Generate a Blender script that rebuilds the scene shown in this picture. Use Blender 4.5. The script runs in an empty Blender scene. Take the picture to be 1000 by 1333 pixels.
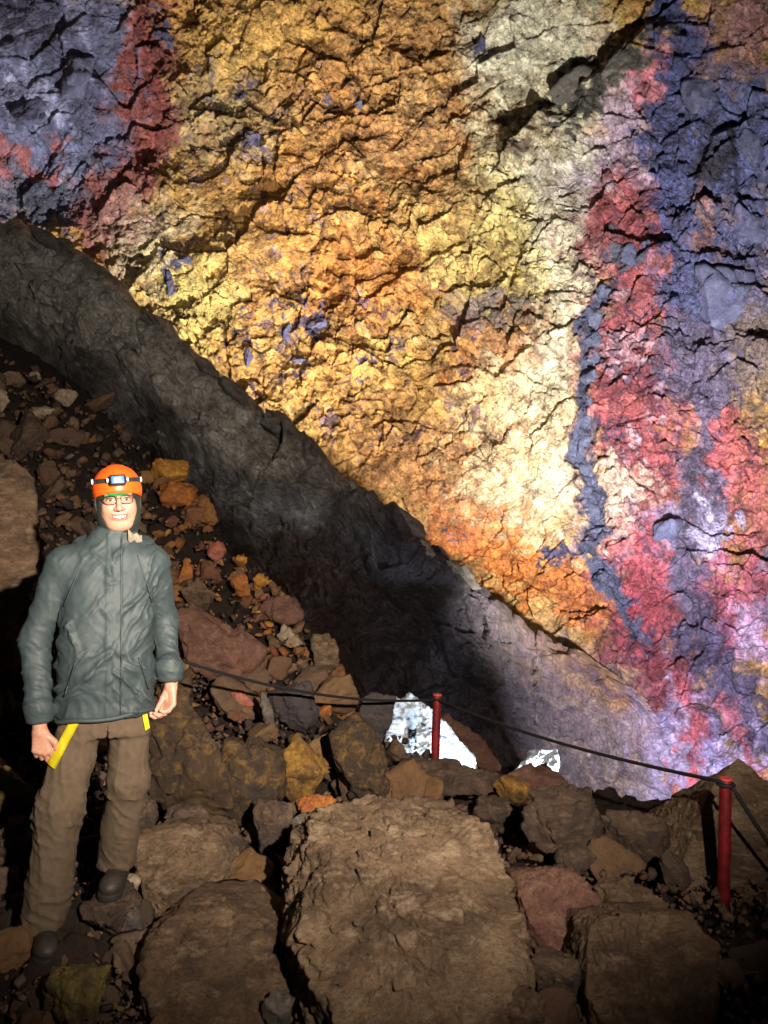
import bpy, bmesh, math
import numpy as np
from mathutils import Vector

rad = math.radians
scene = bpy.context.scene
COL = scene.collection
rng = np.random.default_rng(7)

# ------------------------------------------------------------------ camera
F = 1007.0                      # focal length in photograph pixels (1000 x 1333)
CAMZ = 1.62
cam_d = bpy.data.cameras.new('camera')
cam_d.sensor_fit = 'HORIZONTAL'
cam_d.angle_x = 2 * math.atan(500 / F)
cam_d.clip_start = 0.05
cam_d.clip_end = 200
cam = bpy.data.objects.new('camera', cam_d)
cam.location = (0, 0, CAMZ)
cam.rotation_euler = (rad(90), 0, 0)
COL.objects.link(cam)
scene.camera = cam

# ------------------------------------------------------------------ world: underground, next to no daylight
w = bpy.data.worlds.new('World')
scene.world = w
w.use_nodes = True
bg = w.node_tree.nodes['Background']
bg.inputs[0].default_value = (0.72, 0.76, 1.0, 1)
bg.inputs[1].default_value = 0.016


# ------------------------------------------------------------------ lamps of the place
def spot(name, loc, target, power, color, size, blend, radius):
    d = bpy.data.lights.new(name, 'SPOT')
    d.energy = power
    d.color = color
    d.spot_size = rad(size)
    d.spot_blend = blend
    d.shadow_soft_size = radius
    o = bpy.data.objects.new(name, d)
    o.location = loc
    o.rotation_euler = (Vector(target) - Vector(loc)).to_track_quat('-Z', 'Y').to_euler()
    COL.objects.link(o)
    return o


# floodlights standing in the pit behind the boulder crest, aimed up at the painted wall
spot('floodlight', (3.4, 7.2, -1.25), (4.2, 19.0, 6.0), 24500, (1.0, 0.95, 0.86), 74, 1.0, 0.12)
spot('floodlight', (3.5, 7.2, -1.3), (7.6, 16.0, 0.0), 14000, (0.84, 0.80, 1.0), 92, 1.0, 0.12)
spot('floodlight', (0.5, 14.0, -1.0), (-6.0, 18.4, 11.0), 22000, (1.0, 0.93, 0.85), 84, 1.0, 0.12)
# small work lamp low in the pit that burns out the pale mound
spot('work_lamp', (1.9, 6.85, -1.12), (0.85, 8.35, -0.88), 620, (0.76, 0.88, 1.0), 62, 0.6, 0.05)
# the photographer's lamp, held just left of the camera
spot('hand_lamp', (0.75, -0.15, 2.15), (0.10, 3.0, 2.12), 2600, (1.0, 0.87, 0.72), 85, 1.0, 0.03)

# ------------------------------------------------------------------ exposure and renderer
vs = scene.view_settings
vs.view_transform = 'Standard'
vs.look = 'None'
vs.exposure = 0.0
vs.gamma = 1.0
scene.render.engine = 'CYCLES'
scene.cycles.use_denoising = True
scene.cycles.use_adaptive_sampling = True
scene.cycles.adaptive_threshold = 0.03
scene.cycles.max_bounces = 5
scene.cycles.diffuse_bounces = 3

# ================================================================== numpy helpers
_perm = np.random.default_rng(3).permutation(256).astype(np.int32)
_perm = np.concatenate([_perm, _perm, _perm])
_g = np.random.default_rng(4).normal(size=(256, 3))
_g = (_g / np.linalg.norm(_g, axis=1)[:, None]).astype(np.float32)


def perlin(p, seed=0):
    p = np.asarray(p, np.float32) + np.float32(seed * 17.31)
    f0 = np.floor(p)
    i = f0.astype(np.int32) & 255
    f = p - f0
    u = f * f * f * (f * (f * 6 - 15) + 10)
    out = 0
    for dx in (0, 1):
        wx = u[:, 0] if dx else 1 - u[:, 0]
        a = _perm[(i[:, 0] + dx) & 255]
        for dy in (0, 1):
            wy = u[:, 1] if dy else 1 - u[:, 1]
            b = _perm[a + ((i[:, 1] + dy) & 255)]
            for dz in (0, 1):
                wz = u[:, 2] if dz else 1 - u[:, 2]
                g = _g[_perm[b + ((i[:, 2] + dz) & 255)] & 255]
                d = g[:, 0] * (f[:, 0] - dx) + g[:, 1] * (f[:, 1] - dy) + g[:, 2] * (f[:, 2] - dz)
                out = out + wx * wy * wz * d
    return out * 1.6


def fbm(p, octv=4, seed=0, gain=0.5):
    a, s, t = 1.0, 0.0, 0.0
    p = np.asarray(p, np.float32)
    for k in range(octv):
        s = s + a * perlin(p * (2.03 ** k), seed + k)
        a *= gain
    return s


def ridged(p, octv=3, seed=0):
    a, s = 1.0, 0.0
    for k in range(octv):
        s = s + a * (1 - np.abs(perlin(p * (2.1 ** k), seed + k)) * 1.6)
        a *= 0.5
    return np.clip(s / 1.75, 0, None)


def hashf(ix, iy, iz, k):
    h = (ix.astype(np.int64) * 374761393 + iy.astype(np.int64) * 668265263 + iz.astype(np.int64) * 2147483647 + k * 974634743) & 0xffffffff
    h = ((h ^ (h >> 13)) * 1274126177) & 0xffffffff
    h = ((h ^ (h >> 16)) * 2246822519) & 0xffffffff
    return ((h ^ (h >> 15)) & 0xffff).astype(np.float32) / 65535.0


def facets(p, seed=0, tilt=1.0, dim=2, ids=False):
    """broken-rock relief: every cell is a tilted plate. returns height (about -1..1), distance to the joint"""
    p = np.asarray(p, np.float32)
    ip = np.floor(p).astype(np.int64)
    n = len(p)
    f1 = np.full(n, 9.0, np.float32)
    f2 = np.full(n, 9.0, np.float32)
    hh = np.zeros(n, np.float32)
    cid = np.zeros(n, np.float32)
    zr = (-1, 0, 1) if dim == 3 else (0,)
    for dx in (-1, 0, 1):
        for dy in (-1, 0, 1):
            for dz in zr:
                cx, cy = ip[:, 0] + dx, ip[:, 1] + dy
                cz = ip[:, 2] + dz if dim == 3 else np.zeros(n, np.int64)
                ox = cx + hashf(cx, cy, cz, seed * 7 + 1) - p[:, 0]
                oy = cy + hashf(cx, cy, cz, seed * 7 + 2) - p[:, 1]
                d = ox * ox + oy * oy
                if dim == 3:
                    oz = cz + hashf(cx, cy, cz, seed * 7 + 3) - p[:, 2]
                    d = d + oz * oz
                d = np.sqrt(d)
                h = (hashf(cx, cy, cz, seed * 7 + 4) - 0.5) * 1.2 + tilt * (
                    (hashf(cx, cy, cz, seed * 7 + 5) - 0.5) * ox + (hashf(cx, cy, cz, seed * 7 + 6) - 0.5) * oy) * 2
                m = d < f1
                f2 = np.where(m, f1, np.minimum(f2, d))
                hh = np.where(m, h, hh)
                if ids:
                    cid = np.where(m, hashf(cx, cy, cz, seed * 7 + 11), cid)
                f1 = np.where(m, d, f1)
    if ids:
        return hh, f2 - f1, cid
    return hh, f2 - f1


def sstep(a, b, x):
    t = np.clip((x - a) / (b - a), 0, 1)
    return t * t * (3 - 2 * t)


def lin(c):
    c = np.asarray(c, np.float64) / 255.0
    return np.where(c <= 0.04045, c / 12.92, ((c + 0.055) / 1.055) ** 2.4)


def rgba(c):
    l = lin(c)
    return (float(l[0]), float(l[1]), float(l[2]), 1.0)


def pix(u, v, y):
    u, v, y = np.asarray(u, float), np.asarray(v, float), np.asarray(y, float)
    return np.stack([(u - 500) / F * y, y + 0 * u, CAMZ - (v - 666.5) / F * y], -1)


def mesh_from(name, verts, faces, smooth=True):
    me = bpy.data.meshes.new(name)
    verts = np.asarray(verts, np.float32)
    faces = np.asarray(faces, np.int32)
    k = faces.shape[1]
    me.vertices.add(len(verts))
    me.vertices.foreach_set('co', verts.ravel())
    me.loops.add(faces.size)
    me.loops.foreach_set('vertex_index', faces.ravel())
    me.polygons.add(len(faces))
    me.polygons.foreach_set('loop_start', np.arange(0, faces.size, k, dtype=np.int32))
    me.polygons.foreach_set('loop_total', np.full(len(faces), k, np.int32))
    if smooth:
        me.polygons.foreach_set('use_smooth', np.ones(len(faces), bool))
    me.update(calc_edges=True)
    return me


def grid_faces(nr, nc):
    i = np.arange(nr * nc).reshape(nr, nc)
    return np.stack([i[:-1, :-1].ravel(), i[1:, :-1].ravel(), i[1:, 1:].ravel(), i[:-1, 1:].ravel()], 1)


def set_col(me, rgb):
    a = me.color_attributes.new('tint', 'FLOAT_COLOR', 'POINT')
    c = np.ones((len(rgb), 4), np.float32)
    c[:, :3] = rgb
    a.data.foreach_set('color', c.ravel())


def add_obj(name, me, mat=None, parent=None, loc=None):
    o = bpy.data.objects.new(name, me)
    COL.objects.link(o)
    if mat is not None:
        me.materials.append(mat)
    if parent is not None:
        o.parent = parent
    if loc is not None:
        o.location = loc
    return o


def empty(name, loc, rz=0):
    o = bpy.data.objects.new(name, None)
    COL.objects.link(o)
    o.location = loc
    o.rotation_euler = (0, 0, rz)
    o.empty_display_size = 0.1
    return o


def tag(o, label, cat, group=None):
    o['label'] = label
    o['category'] = cat
    if group:
        o['group'] = group


# ================================================================== materials
def new_mat(name):
    m = bpy.data.materials.new(name)
    m.use_nodes = True
    nt = m.node_tree
    return m, nt, nt.nodes['Principled BSDF']


def nd(nt, t, **kw):
    n = nt.nodes.new(t)
    for k, v in kw.items():
        if k in n.inputs:
            n.inputs[k].default_value = v
        else:
            setattr(n, k, v)
    return n


def ramp(nt, src, stops):
    r = nt.nodes.new('ShaderNodeValToRGB')
    e = r.color_ramp.elements
    while len(e) < len(stops):
        e.new(0.5)
    for el, (p, c) in zip(e, stops):
        el.position = p
        el.color = c
    nt.links.new(src, r.inputs[0])
    return r.outputs[0]


def mixc(nt, fac, a, b, mode='MIX'):
    n = nt.nodes.new('ShaderNodeMix')
    n.data_type = 'RGBA'
    n.blend_type = mode
    for s, v in ((0, fac), (6, a), (7, b)):
        if isinstance(v, (float, int)):
            n.inputs[s].default_value = v
        elif isinstance(v, tuple):
            n.inputs[s].default_value = v
        else:
            nt.links.new(v, n.inputs[s])
    return n.outputs[2]


def g3(v):
    return (v, v, v, 1)


def bump_chain(nt, bsdf, hs):
    prev = None
    for src, strength, dist in hs:
        b = nt.nodes.new('ShaderNodeBump')
        b.inputs['Strength'].default_value = strength
        b.inputs['Distance'].default_value = dist
        nt.links.new(src, b.inputs['Height'])
        if prev:
            nt.links.new(prev, b.inputs['Normal'])
        prev = b.outputs[0]
    nt.links.new(prev, bsdf.inputs['Normal'])


def rock_mat(name, c1, c2, c3, scale=1.0, bump=1.0, rough=0.85, per_object=None, tint=False, layer=0.0):
    """stone: two tones in patches, a third in veins and grains, layered grain, fine relief"""
    m, nt, bs = new_mat(name)
    tc = nt.nodes.new('ShaderNodeTexCoord').outputs['Object']
    mp = nt.nodes.new('ShaderNodeMapping')
    mp.inputs['Scale'].default_value = (scale, scale, scale * (1 + layer))
    mp.inputs['Rotation'].default_value = (0.5, 0.3, 0.2) if layer else (0, 0, 0)
    nt.links.new(tc, mp.inputs[0])
    co = mp.outputs[0]

    def noise(s, det, rough_=0.6, dist=0.0):
        n = nd(nt, 'ShaderNodeTexNoise')
        n.inputs['Scale'].default_value = s
        n.inputs['Detail'].default_value = det
        n.inputs['Roughness'].default_value = rough_
        n.inputs['Distortion'].default_value = dist
        nt.links.new(co, n.inputs['Vector'])
        return n.outputs['Fac']
    big, mid, fine, grain = noise(1.6, 4, 0.65, 0.6), noise(6, 6, 0.7, 0.4), noise(26, 8, 0.75), noise(110, 4, 0.7)
    if tint:
        at = nt.nodes.new('ShaderNodeVertexColor')
        at.layer_name = 'tint'
        base = at.outputs[0]
        v1 = ramp(nt, mid, [(0.3, g3(0.55)), (0.5, g3(1.0)), (0.72, g3(1.35))])
        col = mixc(nt, 1.0, base, v1, 'MULTIPLY')
        v2 = ramp(nt, fine, [(0.32, g3(0.6)), (0.5, g3(1.0)), (0.7, g3(1.3))])
        col = mixc(nt, 1.0, col, v2, 'MULTIPLY')
    else:
        a, b, c = rgba(c1), rgba(c2), rgba(c3)
        if per_object:
            oi = nt.nodes.new('ShaderNodeObjectInfo').outputs['Random']
            a0 = ramp(nt, oi, [((i + .0) / len(per_object), rgba(k)) for i, k in enumerate(per_object)])
            col = mixc(nt, ramp(nt, big, [(0.4, g3(0)), (0.65, g3(0.55))]), a0, b)
        else:
            col = mixc(nt, ramp(nt, big, [(0.38, g3(0)), (0.62, g3(1))]), a, b)
        col = mixc(nt, ramp(nt, mid, [(0.5, g3(0)), (0.68, g3(0.75))]), col, c)
        v = ramp(nt, fine, [(0.3, g3(0.5)), (0.5, g3(1.0)), (0.7, g3(1.4))])
        col = mixc(nt, 1.0, col, v, 'MULTIPLY')
        v = ramp(nt, grain, [(0.3, g3(0.7)), (0.5, g3(1.0)), (0.7, g3(1.3))])
        col = mixc(nt, 1.0, col, v, 'MULTIPLY')
    nt.links.new(col, bs.inputs['Base Color'])
    bs.inputs['Roughness'].default_value = rough
    bs.inputs['Specular IOR Level'].default_value = 0.35
    if tint:
        cracks = []
        dn = nd(nt, 'ShaderNodeTexNoise')
        dn.inputs['Scale'].default_value = 3.0
        nt.links.new(co, dn.inputs['Vector'])
        wv = mixc(nt, 0.12, co, dn.outputs['Color'])
        for sc, wd_ in ((8.0, 0.10), (21.0, 0.14)):
            vo = nt.nodes.new('ShaderNodeTexVoronoi')
            vo.feature = 'DISTANCE_TO_EDGE'
            vo.inputs['Scale'].default_value = sc
            nt.links.new(wv, vo.inputs['Vector'])
            cracks.append((ramp(nt, vo.outputs['Distance'], [(0.0, g3(0)), (wd_, g3(1))]), 0.55 * bump, 0.016 / scale))
        bump_chain(nt, bs, [(mid, 0.18 * bump, 0.05 / scale)] + cracks + [(fine, 0.6 * bump, 0.030 / scale), (grain, 0.6 * bump, 0.009 / scale)])
        return m
    bump_chain(nt, bs, [(mid, 0.4 * bump, 0.05 / scale), (fine, 0.7 * bump, 0.035 / scale), (grain, 0.6 * bump, 0.009 / scale)])
    return m


M = {}
M['wall'] = rock_mat('painted_rock', (0, 0, 0), (0, 0, 0), (0, 0, 0), 0.35, 1.5, 0.72, tint=True)
M['buttress'] = rock_mat('dark_lava', (0, 0, 0), (0, 0, 0), (0, 0, 0), 0.5, 1.5, 0.75, tint=True)
M['soil'] = rock_mat('rubble_soil', (40, 30, 24), (50, 38, 31), (32, 24, 21), 3.0, 1.0, 0.95)
M['tan'] = rock_mat('tan_stone', (148, 122, 96), (98, 78, 60), (182, 158, 130), 1.5, 1.5, layer=2.2)
M['brown'] = rock_mat('brown_stone', (122, 97, 75), (84, 66, 52), (156, 130, 104), 1.8, 1.5, layer=1.8)
M['dark'] = rock_mat('dark_stone', (88, 70, 57), (62, 50, 44), (116, 94, 76), 2.2, 1.0, layer=0.6)
M['red'] = rock_mat('reddish_stone', (116, 82, 68), (94, 64, 56), (136, 106, 88), 2.2, 1.0, layer=0.6)
M['gold'] = rock_mat('golden_stone', (152, 112, 48), (84, 62, 40), (176, 134, 62), 2.6, 1.2)
M['darkgold'] = rock_mat('dark_golden_stone', (70, 54, 38), (50, 40, 34), (124, 94, 46), 2.6, 1.2)
M['yellow'] = rock_mat('yellow_stone', (190, 136, 54), (160, 106, 46), (214, 166, 84), 3.0, 1.0)
M['orange'] = rock_mat('orange_stone', (172, 104, 50), (130, 78, 46), (196, 128, 60), 3.0, 1.0)
M['pink'] = rock_mat('pink_stone', (176, 108, 90), (140, 82, 70), (190, 134, 112), 3.0, 1.0)
M['pale'] = rock_mat('pale_stone', (168, 150, 128), (140, 120, 98), (186, 172, 152), 3.0, 1.0)
M['grey'] = rock_mat('grey_stone', (104, 94, 86), (80, 72, 68), (124, 114, 104), 2.4, 1.0, layer=0.8)
M['slate'] = rock_mat('slate_stone', (74, 66, 66), (58, 52, 56), (96, 86, 82), 2.4, 1.0, layer=2.5)
M['moss'] = rock_mat('mossy_stone', (120, 104, 52), (84, 68, 50), (136, 120, 70), 3.0, 1.2)
M['white'] = rock_mat('white_mound', (226, 232, 238), (196, 206, 216), (150, 158, 166), 3.4, 1.2, 0.7)
M['stones'] = rock_mat('rubble_stone', (90, 70, 60), (76, 58, 48), (118, 94, 76), 3.0, 1.0, per_object=[
    (88, 70, 58), (116, 92, 72), (98, 80, 68), (130, 100, 70), (78, 62, 54), (128, 104, 84), (140, 104, 62), (104, 74, 60), (94, 78, 68), (142, 118, 96)])


def simple_mat(name, c, rough=0.5, metal=0.0, bump=None, var=0.0, scale=20.0, sheen=0.0):
    m, nt, bs = new_mat(name)
    tc = nt.nodes.new('ShaderNodeTexCoord').outputs['Object']
    n = nd(nt, 'ShaderNodeTexNoise')
    n.inputs['Scale'].default_value = scale
    n.inputs['Detail'].default_value = 5
    nt.links.new(tc, n.inputs['Vector'])
    k = rgba(c)
    lo = tuple(x * (1 - var) for x in k[:3]) + (1,)
    hi = tuple(min(1, x * (1 + var)) for x in k[:3]) + (1,)
    nt.links.new(ramp(nt, n.outputs['Fac'], [(0.3, lo), (0.7, hi)]), bs.inputs['Base Color'])
    bs.inputs['Roughness'].default_value = rough
    bs.inputs['Metallic'].default_value = metal
    if sheen:
        bs.inputs['Sheen Weight'].default_value = sheen
    if bump:
        bump_chain(nt, bs, [(n.outputs['Fac'], bump[0], bump[1])])
    return m


def emit_mat(name, c, strength):
    m, nt, bs = new_mat(name)
    bs.inputs['Base Color'].default_value = rgba(c)
    bs.inputs['Emission Color'].default_value = rgba(c)
    bs.inputs['Emission Strength'].default_value = strength
    return m


def tint_mat(name, rough, sss=0.0, bump=0.15, scale=120):
    m, nt, bs = new_mat(name)
    at = nt.nodes.new('ShaderNodeVertexColor')
    at.layer_name = 'tint'
    tc = nt.nodes.new('ShaderNodeTexCoord').outputs['Object']
    n = nd(nt, 'ShaderNodeTexNoise')
    n.inputs['Scale'].default_value = scale
    n.inputs['Detail'].default_value = 4
    nt.links.new(tc, n.inputs['Vector'])
    v = ramp(nt, n.outputs['Fac'], [(0.3, g3(0.85)), (0.7, g3(1.12))])
    nt.links.new(mixc(nt, 1.0, at.outputs[0], v, 'MULTIPLY'), bs.inputs['Base Color'])
    bs.inputs['Roughness'].default_value = rough
    if sss:
        bs.inputs['Subsurface Weight'].default_value = sss
        bs.inputs['Subsurface Radius'].default_value = (0.012, 0.005, 0.003)
        bs.inputs['Subsurface Scale'].default_value = 0.4
    bump_chain(nt, bs, [(n.outputs['Fac'], bump, 0.002)])
    return m


M['skin'] = tint_mat('skin', 0.5, 0.15)
M['jacket'] = simple_mat('jacket_shell', (52, 63, 66), 0.64, 0, (0.25, 0.002), 0.10, 60)
M['jacket_dark'] = simple_mat('jacket_tape', (48, 56, 60), 0.5, 0, (0.2, 0.002), 0.1, 60)
M['lining'] = simple_mat('hood_lining', (150, 138, 120), 0.8, 0, (0.3, 0.003), 0.5, 26)
M['trousers'] = simple_mat('trouser_cloth', (88, 73, 57), 0.9, 0, (0.3, 0.002), 0.14, 45)
M['strap'] = simple_mat('yellow_webbing', (206, 190, 30), 0.6, 0, (0.2, 0.001), 0.12, 80)
M['boot'] = simple_mat('boot_leather', (56, 49, 44), 0.6, 0, (0.4, 0.003), 0.3, 30)
M['sole'] = simple_mat('boot_sole', (36, 33, 31), 0.8, 0, None, 0.2, 30)
M['balaclava'] = simple_mat('hood_fleece', (26, 34, 28), 0.95, 0, (0.3, 0.002), 0.25, 70)
M['green'] = simple_mat('green_fleece', (34, 120, 62), 0.9, 0, (0.3, 0.002), 0.2, 70)
M['helmet'] = simple_mat('helmet_shell', (232, 92, 26), 0.38, 0, (0.04, 0.002), 0.07, 9)
M['black'] = simple_mat('black_plastic', (26, 26, 28), 0.45, 0, None, 0.2, 30)
M['strapblack'] = simple_mat('black_webbing', (40, 38, 38), 0.7, 0, (0.3, 0.001), 0.3, 60)
M['chrome'] = simple_mat('grey_buckle', (150, 150, 150), 0.3, 0.6, None, 0.1, 30)
M['metal'] = simple_mat('glasses_wire', (70, 56, 46), 0.3, 0.5, None, 0.1, 30)
M['led'] = emit_mat('lit_led', (150, 190, 255), 14.0)
M['bluelens'] = emit_mat('blue_lamp_window', (40, 90, 220), 0.9)
M['teeth'] = simple_mat('tooth', (214, 204, 186), 0.3, 0, None, 0.05, 30)
M['post'] = simple_mat('red_paint', (112, 16, 22), 0.55, 0, (0.4, 0.004), 0.6, 22)
M['postcap'] = simple_mat('lit_red_paint', (206, 62, 66), 0.5, 0, (0.2, 0.003), 0.25, 30)  # floodlight on the post tops, painted as a lighter red
M['rope'] = simple_mat('black_rope', (20, 19, 22), 0.7, 0, (0.5, 0.004), 0.3, 90)
mg, ntg, bsg = new_mat('spectacle_glass')
gt = ntg.nodes.new('ShaderNodeBsdfTransparent')
gg = ntg.nodes.new('ShaderNodeBsdfGlossy')
gg.inputs['Roughness'].default_value = 0.03
gm = ntg.nodes.new('ShaderNodeMixShader')
gm.inputs[0].default_value = 0.07
ntg.links.new(gt.outputs[0], gm.inputs[1])
ntg.links.new(gg.outputs[0], gm.inputs[2])
ntg.links.new(gm.outputs[0], ntg.nodes['Material Output'].inputs[0])
M['glass'] = mg

# ================================================================== the ground
_S = np.array([-20, 0, 2.6, 3.5, 4.8, 6.2, 8.4, 12.9, 18.0])
_Z = np.array([-1.5, 0, 0.0, 0.06, 0.32, 1.0, 2.25, 4.75, 8.0])


def ground_z(x, y):
    x, y = np.asarray(x, float), np.asarray(y, float)
    s = -0.8 * x + 0.6 * y
    z = np.interp(s, _S, _Z)
    z = np.where(s < 0, 0.0, z)
    z = z - 0.46 * sstep(2.4, 6.0, y) * sstep(-1.0, 0.8, x)
    # behind the crest the floor falls into the pit
    yc = 6.35 - 0.10 * np.clip(x, -1, 4) ** 2 * 0.6
    k = sstep(-0.55, 0.5, x + 0.10 * (np.minimum(y, 7.8) - 6.3) + 0.95 * np.clip(y - 7.8, 0, None))
    drop = np.clip(y - yc, 0, None)
    z = z - k * np.minimum(1.15 * drop ** 1.15, 5.2 + 0.05 * drop)
    z = z - k * sstep(6.3, 9.0, y) * np.clip(np.interp(s, _S, _Z) - 0.3, 0, None)
    # unseen ground behind the dark buttress, cut away to let the floodlight past
    z = z - 3.0 * np.clip(y - (12.9 - 0.38 * x), 0, None) * (x < 0)
    return z


def hit(u, v):
    """where the ray through photograph pixel (u, v) meets the ground"""
    u, v = np.atleast_1d(np.asarray(u, float)), np.atleast_1d(np.asarray(v, float))
    ys = np.geomspace(1.2, 17, 500)
    X = (u[:, None] - 500) / F * ys
    Z = CAMZ - (v[:, None] - 666.5) / F * ys
    below = Z < ground_z(X, np.broadcast_to(ys, X.shape))
    k = below.argmax(1)
    k[~below.any(1)] = len(ys) - 1
    return ys[k]


az = np.tan(np.radians(np.linspace(-52, 50, 460)))
ys = np.concatenate([[-1.5, -0.5, 0.4], np.geomspace(0.9, 17.5, 470)])
A, Y = np.meshgrid(az, ys)
Xg = A * np.where(Y < 1.0, 1.0, Y) * 1.0
Zg = ground_z(Xg, Y)
P = np.stack([Xg.ravel(), Y.ravel(), np.zeros(Xg.size)], 1)
wp = P + 0.12 * np.stack([fbm(P * 2.2, 3, 5), fbm(P * 2.2, 3, 9), 0 * P[:, 0]], 1)
h1, e1 = facets(wp * 3.2, 1)
h2, e2 = facets(wp * 8.5, 2)
Zd = 0.075 * h1 + 0.035 * h2 - 0.05 * (e1 < 0.06) - 0.02 * (e2 < 0.07) + 0.05 * fbm(P * 0.9, 3, 2)
low = -0.15 + 0.12 * np.exp(-((Xg.ravel() + 1.2) ** 2 + (Y.ravel() - 3.0) ** 2) / 0.14)
gv = np.stack([Xg.ravel(), Y.ravel(), Zg.ravel() + Zd + low], 1)
ground = add_obj('rubble_ground', mesh_from('rubble_ground', gv, grid_faces(*Xg.shape)[:, ::-1]), M['soil'])
ground['kind'] = 'structure'
ground['label'] = 'dark rubble slope of loose stones filling the foreground and left'

# ================================================================== the painted wall
uu = np.concatenate([np.linspace(-750, -30, 60), np.linspace(-20, 1020, 640), np.linspace(1032, 1750, 60)])
vv = np.concatenate([np.linspace(-520, -30, 45), np.linspace(-20, 1095, 690), np.linspace(1105, 1300, 14)])


def wall_depth(u, v):
    y = 20.0 - 2.6 * np.clip((u - 420) / 580, 0, 3) ** 1.4 - 1.2 * np.clip((300 - u) / 300, 0, 6) ** 1.3
    y = y - 2.4 * np.clip((v - 660) / 410, 0, 1.6) ** 1.5 * sstep(350, 800, u)
    y = y - 1.6 * np.clip((260 - v) / 300, 0, 3) ** 1.4
    return np.clip(y, 5.0, None)


U, V = np.meshgrid(uu, vv)
Pw = pix(U, V, wall_depth(U, V))
du = np.gradient(Pw, axis=1)
dv = np.gradient(Pw, axis=0)
N = np.cross(dv, du)
N /= np.linalg.norm(N, axis=2)[..., None]
N *= np.where(N[..., 1:2] > 0, -1, 1)
uf, vf = U.ravel(), V.ravel()
pw = Pw.reshape(-1, 3)
N = N.reshape(-1, 3)
q0 = np.stack([uf / 100.0, vf / 100.0, 0 * uf], 1)          # wall sheet coordinate: one unit is about 1.7 m


def warp(q, amp, sc, seed):
    return q + amp * np.stack([fbm(q * sc, 4, seed), fbm(q * sc, 4, seed + 5), 0 * q[:, 0]], 1)


qa = warp(q0, 0.12, 1.1, 61)
st = np.stack([qa[:, 0] * 1.0, qa[:, 1] * 1.15 + 0.25 * qa[:, 0], qa[:, 2]], 1)
hA, eA = facets(st * 1.0, 71, 1.2)
hB, eB, iB = facets(st * 2.4, 72, 1.2, ids=True)
qb = warp(q0, 0.045, 3.0, 63)
layer_zone = 1 - sstep(0.6, 1.3, np.sqrt(((uf - 640) / 220) ** 2 + ((vf - 480) / 110) ** 2))
qb2 = np.stack([qb[:, 0] * (1 - 0.0 * layer_zone), qb[:, 1] * (1 + 0.0 * layer_zone), qb[:, 2]], 1)
hC, eC, iC = facets(qb2 * 5.2, 73, 1.1, ids=True)
hD, eD, iD = facets(qb2 * 11.0, 74, 1.0, ids=True)
hE, eE = facets(warp(q0, 0.06, 7.0, 65) * np.array([15.0, 19.0, 1.0]), 75, 1.0)
# ---- colour of the rock: mineral zones laid out on the wall, every edge frayed by noise
qn = warp(q0, 0.20, 1.6, 11)
qn = warp(qn, 0.10, 6.0, 21)
cu, cv = qn[:, 0] * 100, qn[:, 1] * 100
# every block of rock takes its colour whole, so the zones interlock along the joints
cr, cs = cu.copy(), cv.copy()
cu = cu + 18 * (iB - 0.5) + 18 * (iC - 0.5) + 10 * (iD - 0.5)
cv = cv + 26 * (np.modf(iB * 57.3)[0] - 0.5) + 24 * (np.modf(iC * 57.3)[0] - 0.5) + 16 * (np.modf(iD * 57.3)[0] - 0.5)
qn = np.stack([cu / 100, cv / 100, 0 * cu], 1)
wcol = np.tile(lin((182, 139, 70)), (len(uf), 1))


def put(wgt, c):
    global wcol
    wcol = wcol * (1 - wgt[:, None]) + lin(c) * wgt[:, None]


fray = 0.42 * fbm(q0 * 5.5, 4, 15)


def blob(x, y, rx, ry, c, soft=0.35, rot=0.0, a=1.0):
    ca, sa = math.cos(rad(rot)), math.sin(rad(rot))
    X, Yb = cu - x, cv - y
    d = np.sqrt(((X * ca + Yb * sa) / rx) ** 2 + ((-X * sa + Yb * ca) / ry) ** 2)
    put(a * (1 - sstep(1 - soft, 1 + soft, d + fray * min(1.0, 40.0 / min(rx, ry)))), c)


def seg_dist(x, y, pts):
    best = np.full(len(x), 1e9)
    for (x0, y0), (x1, y1) in zip(pts[:-1], pts[1:]):
        dx, dy = x1 - x0, y1 - y0
        t = np.clip(((x - x0) * dx + (y - y0) * dy) / (dx * dx + dy * dy), 0, 1)
        best = np.minimum(best, np.hypot(x - x0 - t * dx, y - y0 - t * dy))
    return best


def band(pts, wdt, c, soft=0.4, a=1.0):
    d = (seg_dist(cu, cv, pts) / wdt + fray) if wdt > 14 else (seg_dist(cr, cs, pts) / wdt + 0.5 * fray)
    put(a * (1 - sstep(1 - soft, 1 + soft, d)), c)


def speck(c, freq, lo, hi, seed, region=None, a=1.0, stretch=(1, 1)):
    q = np.stack([qn[:, 0] * freq * stretch[0], qn[:, 1] * freq * stretch[1], 0 * uf], 1)
    n = fbm(q, 3, seed)
    m = sstep(lo, hi, n)
    if region is not None:
        x, y, rx, ry = region
        m = m * (1 - sstep(0.7, 1.2, np.sqrt(((uf - x) / rx) ** 2 + ((vf - y) / ry) ** 2)))
    put(a * m, c)


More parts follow.
